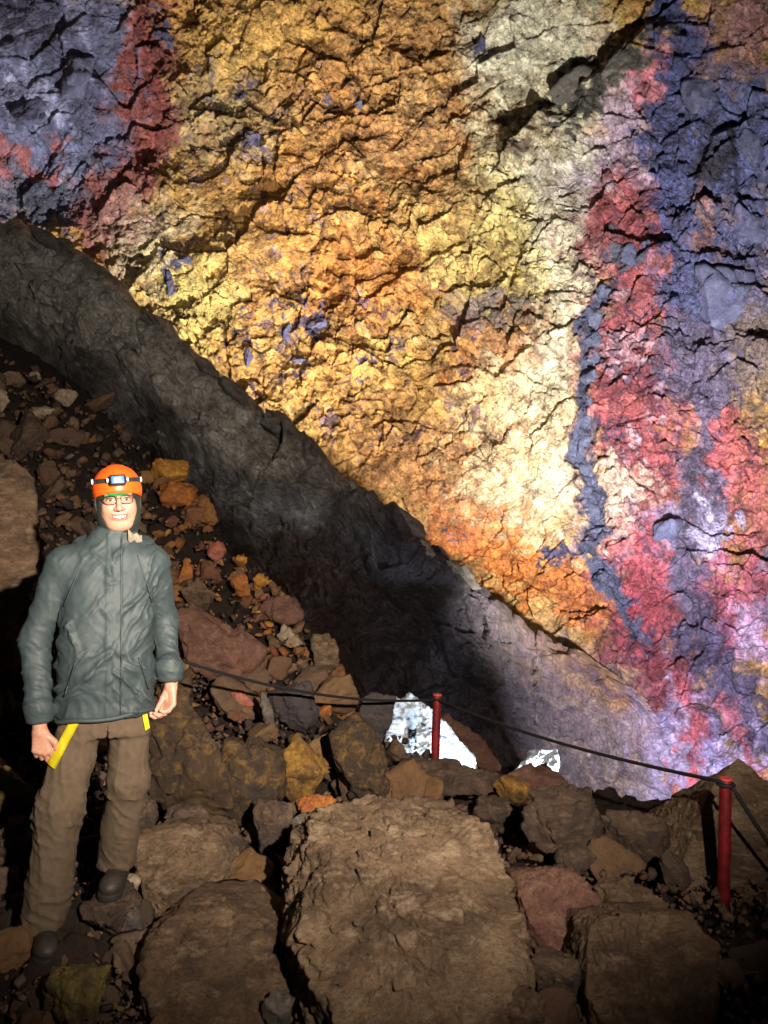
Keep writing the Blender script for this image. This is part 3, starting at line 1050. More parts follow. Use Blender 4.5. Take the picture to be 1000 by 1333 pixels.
hull_boulder('boulder', slab_pts([(668, 1138), (744, 1130), (790, 1186), (778, 1250), (744, 1244), (690, 1194)], 1240, -0.02, 0.55, 0.5),
             'red', 'reddish brown slab leaning beside the right flank of the largest boulder', 6, 14, 0.6, 160)
hull_boulder('boulder', [(-90, 600, 4.6), (14, 598, 4.7), (42, 624, 4.6), (50, 700, 4.5), (40, 772, 4.45), (10, 812, 4.5), (-90, 830, 4.4), (-20, 690, 4.3), (-80, 640, 5.6), (36, 640, 5.5), (26, 830, 5.4), (-90, 900, 5.4), (16, 900, 5.2)],
             'brown', 'tall tan boulder cut off by the left edge beside the man', 6, 17, 0.6)
hull_boulder('boulder', slab_pts([(170, 1092), (232, 1078), (284, 1090), (296, 1122), (270, 1162), (222, 1198), (188, 1166)], 1190, -0.0, 0.45, 0.45),
             'tan', "tan blocky boulder beside the man's feet", 6, 19, 0.6, 160)
hull_boulder('boulder', slab_pts([(184, 1222), (226, 1190), (310, 1188), (352, 1226), (374, 1292), (330, 1350), (240, 1370), (172, 1310)], 1333, 0.0, 0.4, 0.5),
             'brown', 'rounded brown boulder at the bottom left of the largest boulder', 6, 23, 0.6, 90)

B = [
    # box, material, label, kwargs
    ((776, 1146, 868, 1202), 'brown', 'flat brown rock wedged between the reddish slab and the right-edge boulder', dict(thick=0.8)),
    ((676, 1022, 786, 1118), 'dark', 'dark peaked boulder below the rope in the middle right', dict(thick=0.9, n=10)),
    ((784, 1052, 878, 1122), 'dark', 'dark flat-topped rock on the crest left of the right-edge boulder', dict(thick=0.8, n=10, tilt=16)),
    ((650, 996, 742, 1038), 'red', 'reddish rock on the crest under the small white stone', dict(thick=0.9)),
    ((640, 1010, 690, 1046), 'gold', 'small ochre block on the crest right of the first red post', dict(tilt=35)),
    ((612, 1040, 672, 1078), 'dark', 'dark stone touching the upper right corner of the largest boulder', dict()),
    ((496, 990, 652, 1034), 'dark', 'long dark ledge at the foot of the red post by the white mound', dict(thick=0.5, flat=1.0, dig=1.1)),
    ((338, 956, 432, 1046), 'gold', 'golden ochre rock left of the dark rock under the rope', dict(thick=0.8)),
    ((428, 932, 508, 1050), 'darkgold', 'tall dark ochre rock left of the white mound', dict(thick=0.9, tilt=-12)),
    ((274, 962, 372, 1072), 'darkgold', 'dark ochre rock between the man and the golden rock', dict(thick=0.8)),
    ((178, 890, 308, 1030), 'darkgold', "large dark rock with ochre edge behind the man's left hand", dict(thick=0.8, y=3.95)),
    ((206, 1010, 280, 1052), 'grey', "grey block right of the man's knees, upper of two", dict(thick=0.8)),
    ((212, 1046, 276, 1084), 'dark', "dark block right of the man's knees, lower of two", dict(thick=0.8)),
    ((168, 1030, 206, 1086), 'dark', "dark stone showing just right of the man's left knee", dict()),
    ((270, 1070, 330, 1120), 'dark', 'dark stone between the tan blocky boulder and the largest boulder', dict()),
    ((330, 1040, 384, 1110), 'dark', 'dark rock at the upper left corner of the largest boulder', dict()),
    ((384, 1034, 438, 1064), 'orange', 'orange stone lying above the left corner of the largest boulder', dict()),
    ((372, 1056, 410, 1086), 'grey', 'grey stone below the orange stone', dict(sub=4)),
    ((232, 786, 350, 890), 'red', 'long reddish slab on the slope behind the man, just above the rope', dict(thick=0.6, tilt=26, n=10)),
    ((236, 750, 280, 798), 'brown', "rounded brown rock right of the man's left elbow", dict(sub=5)),
    ((196, 596, 246, 632), 'yellow', "yellow rock on top of the pile beside the man's helmet", dict(thick=0.9, dig=1.0)),
    ((204, 626, 258, 662), 'orange', 'orange ochre rock directly under the yellow top rock', dict(thick=0.9)),
    ((334, 774, 398, 818), 'red', 'flat pinkish brown rock high on the slope beside the dark ridge', dict(thick=0.8, n=10)),
    ((360, 812, 396, 842), 'pale', 'pale squarish stone in the middle of the rubble slope', dict(sub=4, n=6)),
    ((404, 824, 442, 880), 'tan', 'tan triangular stone standing upright on the slope', dict(sub=4, n=9)),
    ((446, 844, 492, 892), 'tan', 'tan rock on the slope nearest the dark hollow', dict(sub=5)),
    ((348, 886, 416, 952), 'slate', 'dark streaked slate rock just under the rope', dict(tilt=35)),
    ((298, 896, 332, 922), 'pink', 'pinkish rounded stone under the rope near the large dark rock', dict(sub=4)),
    ((338, 900, 362, 960), 'grey', 'narrow upright grey splinter left of the slate rock', dict(sub=4, tilt=-14)),
    ((462, 900, 516, 972), 'slate', 'smooth dark grey rock against the left side of the white mound', dict(tilt=20, thick=0.6)),
    ((494, 872, 530, 912), 'pink', 'pinkish rock above the white mound by the rope', dict(sub=4)),
    ((470, 886, 494, 906), 'orange', 'small orange stone on the slope behind the rope', dict(sub=4)),
    ((412, 916, 432, 930), 'orange', 'small orange chip lying on the slate rocks under the rope', dict(sub=4)),
    ((0, 528, 62, 602), 'dark', 'dark boulder on the upper slope at the left edge', dict(thick=0.9)),
    ((-14, 898, 22, 946), 'moss', 'mossy yellow stone at the left edge beside the sleeve', dict(sub=4)),
    ((-10, 1000, 46, 1060), 'moss', "mossy ochre rock at the left edge beside the man's knees", dict()),
    ((-10, 1066, 40, 1130), 'brown', 'brown rock at the left edge below the mossy one', dict()),
    ((138, 1140, 182, 1172), 'pale', "pale stone at the toe of the man's left boot", dict(sub=4)),
    ((150, 1178, 188, 1212), 'grey', 'grey stone below the pale stone at the boots', dict(sub=4)),
    ((54, 1256, 142, 1340), 'moss', 'ochre-stained rock at the bottom left below the boots', dict()),
    ((270, 704, 294, 728), 'pink', 'pink-orange stone high on the slope beside the dark ridge', dict(sub=4)),
    ((306, 722, 322, 734), 'yellow', 'small bright yellow stone, highest of the yellow cluster', dict(sub=4)),
    ((298, 746, 328, 776), 'orange', 'orange squarish stone in the yellow cluster on the slope', dict(sub=4)),
    ((330, 746, 352, 768), 'yellow', 'ochre stone at the right end of the yellow cluster', dict(sub=4)),
    ((232, 726, 252, 764), 'orange', "upright orange stone just right of the man's left shoulder", dict(sub=4)),
    ((70, 506, 100, 530), 'pale', 'white-grey rock in the dark upper left, larger of the pale ones', dict(sub=4)),
    ((38, 528, 72, 546), 'pale', 'flat pale rock in the dark upper left, below the larger pale one', dict(sub=4)),
    ((36, 482, 54, 494), 'pale', 'small pale stone highest in the dark upper left', dict(sub=4)),
    ((-8, 506, 14, 536), 'pale', 'pale rock cut by the left edge in the dark upper left', dict(sub=4)),
    ((240, 546, 262, 560), 'pale', 'small pale yellow stone under the dark overhang', dict(sub=4)),
    ((0, 690, 60, 760), 'dark', 'dark rock tucked behind the tall tan boulder', dict(y=6.2)),
    ((0, 830, 46, 900), 'dark', "dark rock at the left edge behind the man's sleeve", dict()),
    ((640, 1180, 676, 1210), 'pale', 'small pale stone in the gap right of the largest boulder', dict(sub=4)),
    ((690, 1240, 760, 1300), 'dark', 'dark rock at the bottom between the largest boulder and the bottom slab', dict()),
    ((640, 1290, 716, 1345), 'brown', 'brown rock at the bottom edge right of the largest boulder', dict()),
    ((340, 1290, 384, 1340), 'grey', 'small grey rock at the bottom edge left of the largest boulder', dict(sub=4)),
    ((590, 1000, 640, 1030), 'grey', 'grey stone on the ledge right of the first red post', dict(sub=4)),
    ((720, 1100, 776, 1140), 'dark', 'dark rock just above the reddish slab', dict()),
    ((108, 1158, 182, 1208), 'dark', "flat dark rock under the man's left boot", dict(y=2.93, thick=1.2, flat=1.0)),
    ((860, 1110, 900, 1150), 'dark', 'dark stone against the left foot of the right-edge boulder', dict(sub=4)),
]
for box, mat, label, kw in B:
    small = (box[2] - box[0]) < 40
    boulder('stone' if small else 'rock', box, mat, label, cat='stone' if small else 'rock', **kw)

# ---- the pale mound burning out under the work lamp, and what stands round it
hull_boulder('white_mound', [(514, 912, 8.5), (536, 904, 8.55), (552, 930, 8.4), (556, 950, 8.3), (592, 956, 8.25), (614, 984, 8.2), (608, 1004, 8.0), (506, 1000, 8.0), (504, 962, 8.2), (516, 940, 8.35),
                             (520, 930, 9.4), (600, 980, 9.4), (560, 1060, 8.0), (620, 1060, 8.2), (500, 1060, 8.2), (540, 1060, 9.4)],
             'white', 'bright white floodlit mound behind the first red post', 6, 31, 0.9, 60, 0)
bpy.data.objects['white_mound']['category'] = 'mound'
hull_boulder('rock', [(552, 922, 9.3), (580, 930, 9.2), (624, 958, 9.1), (650, 996, 9.0), (640, 1040, 9.0), (560, 1040, 9.2), (545, 950, 9.6), (620, 980, 10.2), (560, 1000, 10.2)],
             'red', 'brown ridge of rock rising right of the white mound', 5, 33, 0.9)
boulder('stone', (668, 974, 726, 1050), 'white', 'small white floodlit stone peeping over the crest under the rope', sub=5, cat='stone', y=7.5, n=7, dig=1.0, thick=1.1, tilt=18)

# ---- blocks that stand out of the painted wall: the dyke, the big overhanging slab, slate plates
M['dyke'] = rock_mat('dyke_stone', (84, 88, 110), (66, 70, 88), (104, 106, 128), 0.9, 1.0)
M['slabgrey'] = rock_mat('slab_stone', (96, 92, 86), (70, 66, 62), (124, 120, 112), 0.9, 1.0, layer=1.5)
M['slateblue'] = rock_mat('slate_plate', (80, 82, 108), (64, 66, 90), (104, 106, 130), 0.8, 1.0)
M['violet'] = rock_mat('violet_chip', (80, 78, 104), (66, 62, 86), (104, 100, 124), 1.2, 1.0)


def wall_block(name, box, mat, tilt=0.0, out=0.12, n=7, flatness=0.4):
    u0, v0, u1, v1 = box
    cu_, cv_ = (u0 + u1) / 2, (v0 + v1) / 2
    k = np.hypot(WALLG[0] - cu_, WALLG[1] - cv_).argmin()
    m = (np.abs(WALLG[0] - cu_) < (u1 - u0) / 2) & (np.abs(WALLG[1] - cv_) < (v1 - v0) / 2)
    yw = float(np.median(WALLG[2][..., 1][m]))
    a, c = (u1 - u0) / 2 / F * yw, (v1 - v0) / 2 / F * yw
    r_ = np.random.default_rng(int(u0 * 3 + v0))
    nn, dd = hull_planes(r_.normal(size=(n + 6, 3)))
    b = flatness * min(a, c) + 0.12
    me_ = rock_mesh(name, nn, dd, (a * 1.12, b, c * 1.12), 4, int(u0 + v0) % 50, 0.9, rotm('Y', tilt))
    me_.materials.append(M[mat])
    o = bpy.data.objects.new(name, me_)
    COL.objects.link(o)
    o.parent = wall
    o.location = pix(cu_, cv_, yw - out + 0.3 * b)
    return o


for (x, y, wd_, ht, tl) in [(781, 384, 22, 30, 8), (776, 414, 22, 28, 5), (773, 442, 24, 26, 0), (771, 468, 26, 24, -4), (769, 494, 26, 26, 4), (766, 520, 24, 24, 2), (763, 546, 22, 26, 4),
                            (759, 576, 22, 34, 2), (759, 610, 22, 30, -6), (762, 640, 22, 28, -14), (770, 666, 24, 26, -22), (778, 690, 24, 24, -28)]:
    wall_block('dyke_block', (x - wd_ / 2, y - ht / 2, x + wd_ / 2, y + ht / 2), 'dyke', tl, 0.02, 5, 0.7)
wall_block('overhanging_slab', (700, 96, 790, 130), 'slabgrey', -40, 0.35, 5, 0.8)
wall_block('overhanging_slab', (776, 58, 846, 88), 'slabgrey', -42, 0.3, 5, 0.8)
for bx, tl in [((898, 340, 992, 430), -12), ((886, 96, 940, 150), 20), ((950, 270, 1004, 320), 0), ((810, 316, 832, 346), 0), ((850, 668, 888, 716), 20), ((960, 160, 998, 220), 0),
               ((70, 60, 128, 130), 40), ((20, 120, 70, 170), 20)]:
    wall_block('slate_plate', bx, 'slateblue', tl, 0.10, 6, 0.35)
for bx in [(396, 414, 426, 434), (366, 418, 380, 444), (214, 348, 230, 384), (228, 332, 254, 346), (316, 450, 328, 476), (378, 464, 406, 478), (318, 170, 340, 188), (460, 130, 474, 144), (618, 50, 634, 70)]:
    wall_block('chip', bx, 'violet', 0, 0.06, 5, 0.35)

M['ridge'] = rock_mat('ridge_stone', (112, 106, 102), (84, 78, 76), (136, 128, 120), 1.4, 1.3, layer=1.0)
rr_ = np.random.default_rng(77)
for u in list(np.linspace(14, 610, 22)):
    u = u + rr_.uniform(-14, 14)
    sv = float(np.interp(u, SIL[:, 0], SIL[:, 1])) + rr_.uniform(2, 30)
    yv = float(np.interp(u, [0, 200, 400, 520, 640], [12.6, 11.7, 10.3, 9.7, 11.0])) + 0.1
    w_ = rr_.uniform(22, 52) / 2 / F * yv
    nn, dd = hull_planes(rr_.normal(size=(11, 3)))
    me_ = rock_mesh('block', nn, dd, (w_ * 1.5, w_, w_ * rr_.uniform(0.45, 0.75)), 4, int(u) % 50, 0.8, rotm('Y', 40 + rr_.uniform(-12, 12)))
    me_.materials.append(M['ridge'])
    o = bpy.data.objects.new('block', me_)
    COL.objects.link(o)
    o.parent = but
    o.location = pix(u, sv, yv)

# ---- loose stones: the nearest ones singly, children of the ground
def hull_stone(rr):
    pts = rr.normal(size=(11, 3))
    pts = pts / np.linalg.norm(pts, axis=1)[:, None] * np.array([1, rr.uniform(.5, .95), rr.uniform(.28, .75)])
    bm = bmesh.new()
    for p_ in pts:
        bm.verts.new(p_)
    ret = bmesh.ops.convex_hull(bm, input=bm.verts)
    bmesh.ops.delete(bm, geom=[g_ for g_ in ret['geom_interior'] if isinstance(g_, bmesh.types.BMVert)], context='VERTS')
    bmesh.ops.triangulate(bm, faces=bm.faces)
    bm.verts.index_update()
    bm.verts.ensure_lookup_table()
    bmesh.ops.recalc_face_normals(bm, faces=bm.faces)
    v_ = np.array([x.co[:] for x in bm.verts])
    f_ = np.array([[x.index for x in p_.verts] for p_ in bm.faces])
    bm.free()
    return v_, f_


VAR = []
for k in range(16):
    r = np.random.default_rng(500 + k)
    nn, dd = hull_planes(r.normal(size=(11, 3)))
    VAR.append(rock_mesh('stone', nn, dd, (1.25, r.uniform(0.7, 1.1), r.uniform(0.45, 0.9)), 4, 40 + k, 0.7))
    VAR[-1].materials.append(M['stones'])


KEEP = [b_[0] for b_ in B] + [(360, 1036, 705, 1345), (170, 1186, 374, 1345), (764, 1190, 934, 1345), (164, 1078, 296, 1198), (668, 1130, 790, 1254), (850, 992, 1060, 1260), (-60, 596, 56, 830), (500, 900, 650, 1000)]


def in_ground(u, v):
    """is photograph pixel (u, v) rubble? (above the slope's upper edge it is not)"""
    top = np.interp(u, [-60, 0, 60, 130, 200, 260, 330, 400, 460, 500, 640, 740, 800, 880, 1010], [440, 450, 480, 520, 575, 640, 715, 805, 860, 905, 1000, 1030, 1060, 1110, 1120])
    return v > top + 4


def scatter(n, r, lo, hi, box=(-40, 440, 1030, 1345)):
    out = []
    while len(out) < n:
        u = r.uniform(box[0], box[2], 4 * n)
        v = r.uniform(box[1], box[3], 4 * n)
        s = lo * (hi / lo) ** (r.uniform(0, 1, 4 * n) ** 1.8)
        m = in_ground(u, v)
        y = hit(u, v)
        m &= y < 14
        if lo > 10:
            for (x0, y0, x1, y1) in KEEP:
                k_ = 0.46 if (x1 - x0) > 115 else 0.3
                m &= np.hypot((u - (x0 + x1) / 2) / ((x1 - x0) * k_), (v - (y0 + y1) / 2) / ((y1 - y0) * k_)) > 1
        for i in np.nonzero(m)[0]:
            out.append((u[i], v[i], y[i], s[i]))
            if len(out) == n:
                break
    return out


M['warmstones'] = rock_mat('warm_rubble_stone', (120, 84, 56), (98, 70, 52), (150, 112, 70), 3.0, 1.0, per_object=[
    (124, 88, 60), (150, 104, 58), (108, 80, 64), (166, 120, 62), (128, 80, 62), (98, 74, 60), (140, 108, 80)])
r = np.random.default_rng(21)
spots = [(q_, 0.35, None) for q_ in scatter(150, r, 26, 92, (-40, 880, 1030, 1345))] + [(q_, 0.4, None) for q_ in scatter(60, r, 18, 52, (-40, 440, 210, 740))] + [(q_, 0.3, 'warmstones') for q_ in scatter(90, r, 16, 46, (185, 570, 540, 940))]
for (u, v, y, s), up_, mt in spots:
    me_ = VAR[r.integers(len(VAR))]
    o = bpy.data.objects.new('stone', me_)
    COL.objects.link(o)
    o.parent = ground
    if mt:
        o.material_slots[0].link = 'OBJECT'
        o.material_slots[0].material = M[mt]
    sz = s / 2 / F * y
    p = pix(u, v, y)
    o.location = (p[0], p[1], float(ground_z(p[0], p[1])) + up_ * sz - 0.06)
    o.rotation_euler = (r.uniform(-0.9, 0.9), r.uniform(-0.9, 0.9), r.uniform(0, 6.28))
    o.scale = (sz, sz, sz)
# the rest of the gravel: real stones, joined
LOW = []
for k in range(24):
    LOW.append(hull_stone(np.random.default_rng(700 + k)))
vs_all, fs_all, cs_all, base = [], [], [], 0
palette = [lin(c) for c in [(70, 54, 46), (98, 74, 58), (84, 68, 60), (110, 84, 62), (62, 50, 46), (100, 84, 72), (122, 88, 54), (92, 62, 52)]]
warm = [lin(c) for c in [(150, 96, 52), (164, 116, 60), (140, 84, 62), (176, 132, 70)]]
from mathutils import Euler
for (u, v, y, s) in scatter(7000, r, 6, 24):
    p0, f0_ = LOW[r.integers(24)]
    sz = s / 2 / F * y
    R = np.array(Euler((r.uniform(-1, 1), r.uniform(-1, 1), r.uniform(0, 6.28))).to_matrix())
    p = pix(u, v, y)
    p[2] = float(ground_z(p[0], p[1])) + 0.2 * sz - 0.09 * r.random() ** 0.7
    vs_all.append(p0 @ R.T * sz + p)
    fs_all.append(f0_ + base)
    base += len(p0)
    c_ = palette[r.integers(8)] * r.uniform(0.7, 1.2)
    if 195 < u < 380 and 590 < v < 850 and r.random() < 0.5:
        c_ = warm[r.integers(4)] * r.uniform(0.6, 1.1)
    cs_all.append(np.tile(c_, (len(p0), 1)))
me = mesh_from('gravel', np.concatenate(vs_all), np.concatenate(fs_all), smooth=False)
set_col(me, np.concatenate(cs_all))
M['gravel'] = rock_mat('gravel_stone', (0, 0, 0), (0, 0, 0), (0, 0, 0), 4.0, 0.6, 0.9, tint=True)
grav = add_obj('gravel', me, M['gravel'], ground)
grav['kind'] = 'stuff'


# ================================================================== rope and posts
def tube(pts, rads, seg=12, cap=True):
    pts = np.asarray(pts, float)
    n = len(pts)
    rads = np.broadcast_to(np.asarray(rads, float), (n,))
    t = np.gradient(pts, axis=0)
    t /= np.linalg.norm(t, axis=1)[:, None]
    ref = np.array([0, 0, 1.0]) if abs(t[0, 2]) < 0.9 else np.array([1.0, 0, 0])
    vs_, x = [], None
    for i in range(n):
        x = np.cross(ref, t[i]) if x is None else x - t[i] * (x @ t[i])
        x = x / np.linalg.norm(x)
        yv = np.cross(t[i], x)
        a = np.linspace(0, 2 * np.pi, seg, endpoint=False)
        vs_.append(pts[i] + rads[i] * (np.cos(a)[:, None] * x + np.sin(a)[:, None] * yv))
    V_ = np.concatenate(vs_)
    f = []
    for i in range(n - 1):
        for j in range(seg):
            k = (j + 1) % seg
            f.append((i * seg + j, i * seg + k, (i + 1) * seg + k, (i + 1) * seg + j))
    if cap:
        V_ = np.concatenate([V_, pts[:1], pts[-1:]])
        c0, c1 = n * seg, n * seg + 1
        for j in range(seg):
            k = (j + 1) % seg
            f.append((c0, k, j, j))
            f.append((c1, (n - 1) * seg + j, (n - 1) * seg + k, (n - 1) * seg + k))
    # triangulate to keep every face simple
    tri = []
    for q_ in f:
        tri.append(q_[:3])
        if q_[3] != q_[2]:
            tri.append((q_[0], q_[2], q_[3]))
    return V_, np.array(tri)


def post(u, vtop, vbot, y, dx, wpx, label):
    top, bot = pix(u, vtop, y), pix(u + dx, vbot, y)
    R = wpx / 2 / F * y
    e = empty('red_post', bot)
    L = top - bot
    z = np.array([-0.25, 0, 0.25, 0.5, 0.75, 0.96, 0.985])
    pts = np.array([L * k for k in z])
    pts[1:-1, :2] += np.random.default_rng(int(u)).normal(0, 0.0006, (5, 2))
    V_, f = tube(pts, [R * .97, R, R * .99, R * 1.01, R, R, R * 0.99], 20)
    add_obj('shaft', mesh_from('shaft', V_, f), M['post'], e)
    V_, f = tube(np.array([L * 0.985, L * 0.988, L * 1.0, L * 1.004]), [R * 1.0, R * 1.06, R * 1.05, R * 0.9], 20)
    add_obj('cap', mesh_from('cap', V_, f, False), M['postcap'], e)
    a = np.linspace(0, 2 * np.pi, 20)
    ring = np.stack([np.cos(a) * (R + 0.008), np.sin(a) * (R + 0.008), 0 * a], 1) + L * 0.95
    V_, f = tube(ring, 0.008, 8, False)
    add_obj('rope_loop', mesh_from('rope_loop', V_, f), M['rope'], e)
    tag(e, label, 'post', 'red posts carrying the barrier rope')
    return top, bot, R


t1, b1, R1 = post(569.5, 904, 1004, 6.1, -3.5, 11.2, 'red post standing in front of the bright white mound')
t2, b2, R2 = post(945, 1013, 1164, 3.62, -3, 15.5, 'red post in front of the pointed boulder at the right edge')


def sag(a, b, s, n=40):
    t = np.linspace(0, 1, n)[:, None]
    p = a * (1 - t) + b * t
    p[:, 2] -= s * 4 * (t[:, 0] * (1 - t[:, 0]))
    return p


k1 = t1 + np.array([0, -R1 - 0.008, -0.03])
k2 = t2 + np.array([-R2, -0.01, -0.012])
k2b = t2 + np.array([R2 * 0.6, -R2, -0.03])
rope_start = pix(206, 850, 4.5)
rope_pts = np.concatenate([sag(rope_start, k1, 0.10, 60), sag(k1, k2, 0.05, 60)[1:], sag(k2b, pix(1120, 1260, 3.5), 0.03, 40)])
rn = np.array([0.0098 + 0.0008 * math.sin(i * 2.4) for i in range(len(rope_pts))])
V_, f = tube(rope_pts, rn, 10)
rope = add_obj('rope', mesh_from('rope', V_ - rope_pts[60], f), M['rope'], None, rope_pts[60])
tag(rope, 'black barrier rope strung between the two red posts', 'rope')


# ================================================================== the man
def surface_nets(f, lo, hi, res):
    lo, hi = np.asarray(lo, float), np.asarray(hi, float)
    n = np.ceil((hi - lo) / res).astype(int) + 1
    ax = [lo[i] + res * np.arange(n[i]) for i in range(3)]
    X, Y_, Z = np.meshgrid(*ax, indexing='ij')
    p = np.stack([X.ravel(), Y_.ravel(), Z.ravel()], 1).astype(np.float32)
    d = f(p).reshape(n).astype(np.float32)
    s = d < 0
    c = n - 1
    acc = np.zeros(tuple(c) + (3,), np.float32)
    cnt = np.zeros(tuple(c), np.float32)
    sl = lambda a, o: a[o[0]:o[0] + c[0], o[1]:o[1] + c[1], o[2]:o[2] + c[2]]
    corners = [(i, j, k) for i in (0, 1) for j in (0, 1) for k in (0, 1)]
    for a in corners:
        for b in corners:
            df = [b[i] - a[i] for i in range(3)]
            if sum(map(abs, df)) == 1 and sum(df) == 1:
                da, db = sl(d, a), sl(d, b)
                m = (sl(s, a) != sl(s, b))
                t = np.where(m, da / np.where(m, da - db, 1), 0)
                for i in range(3):
                    acc[..., i] += m * (a[i] + t * df[i])
                cnt += m
    act = cnt > 0
    idx = np.full(tuple(c), -1, np.int64)
    idx[act] = np.arange(act.sum())
    cell = np.stack(np.nonzero(act), 1)
    V_ = lo + res * (cell + acc[act] / cnt[act][:, None])
    quads = []
    for axis in range(3):
        o1, o2 = [i for i in range(3) if i != axis]
        s0 = np.take(s, np.arange(n[axis] - 1), axis)
        s1 = np.take(s, np.arange(1, n[axis]), axis)
        ch = np.nonzero(s0 != s1)
        ch = np.stack(ch, 1)
        ok = (ch[:, o1] > 0) & (ch[:, o2] > 0) & (ch[:, o1] < c[o1]) & (ch[:, o2] < c[o2])
        ch = ch[ok]
        fl = s0[tuple(ch.T)]
        q_ = []
        for (i, j) in ((0, 0), (1, 0), (1, 1), (0, 1)):
            e = ch.copy()
            e[:, o1] -= i
            e[:, o2] -= j
            q_.append(idx[tuple(e.T)])
        q_ = np.stack(q_, 1)
        flip = fl if axis != 1 else ~fl
        q_[~flip] = q_[~flip][:, ::-1]
        quads.append(q_)
    return V_, np.concatenate(quads)


def ell(p, c, r):
    q_ = p - np.asarray(c, np.float32)
    r = np.asarray(r, np.float32)
    k0 = np.linalg.norm(q_ / r, axis=1)
    k1 = np.linalg.norm(q_ / (r * r), axis=1) + 1e-6
    return k0 * (k0 - 1) / k1


def cap(p, a, b, ra, rb):
    a, b = np.asarray(a, np.float32), np.asarray(b, np.float32)
    ab = b - a
    t = np.clip((p - a) @ ab / (ab @ ab), 0, 1)
    return np.linalg.norm(p - a - t[:, None] * ab, axis=1) - (ra + (rb - ra) * t)


def chain(p, pts, rs, k=0.01):
    d = None
    for (a, b, ra, rb) in zip(pts[:-1], pts[1:], rs[:-1], rs[1:]):
        e = cap(p, a, b, ra, rb)
        d = e if d is None else smin(d, e, k)
    return d


def smin(a, b, k):
    h_ = np.clip(0.5 + 0.5 * (b - a) / k, 0, 1)
    return b * (1 - h_) + a * h_ - k * h_ * (1 - h_)


def smax(a, b, k):
    return -smin(-a, -b, k)


def loft(p, zs, cx, cy, ax_, by, power=2.3):
    """a trunk-like solid: superellipse sections changing with height"""
    z = p[:, 2]
    X = np.abs(p[:, 0] - np.interp(z, zs, cx)) / np.interp(z, zs, ax_)
    Y_ = np.abs(p[:, 1] - np.interp(z, zs, cy)) / np.interp(z, zs, by)
    k = (X ** power + Y_ ** power) ** (1 / power)
    d = (k - 1) * np.minimum(np.interp(z, zs, ax_), np.interp(z, zs, by))
    return np.maximum(d, np.maximum(zs[0] - z, z - zs[-1]))


def vnormals(V_, Q):
    n = np.cross(V_[Q[:, 2]] - V_[Q[:, 0]], V_[Q[:, 3]] - V_[Q[:, 1]])
    out = np.zeros_like(V_)
    for i in range(4):
        np.add.at(out, Q[:, i], n)
    return out / (np.linalg.norm(out, axis=1)[:, None] + 1e-9)


def relax(V_, Q, it=2):
    for _ in range(it):
        s_ = np.zeros_like(V_)
        c_ = np.zeros(len(V_))
        for i in range(4):
            np.add.at(s_, Q[:, i], V_[Q[:, (i + 1) % 4]] + V_[Q[:, (i + 3) % 4]])
            np.add.at(c_, Q[:, i], 2)
        V_ = 0.5 * V_ + 0.5 * s_ / c_[:, None]
    return V_


man = empty('person', (-1.085, 3.02, 0.0), rad(21))
man.scale = (0.95, 0.96, 1.0)
tag(man, 'smiling man in grey jacket, brown trousers and orange helmet standing at left', 'person')

HC = np.array([0.045, -0.02, 1.66])          # head centre
ARM_R = [(-0.160, 0.0, 1.418), (-0.270, 0.03, 1.13), (-0.250, -0.05, 0.845)]
ARM_L = [(0.182, 0.0, 1.418), (0.240, 0.10, 1.18), (0.250, -0.03, 0.965)]
LEG_R = [(-0.082, 0.0, 0.84), (-0.175, -0.05, 0.50), (-0.235, -0.02, 0.10)]
LEG_L = [(0.085, 0.0, 0.84), (0.085, 0.02, 0.56), (0.045, 0.14, 0.22)]


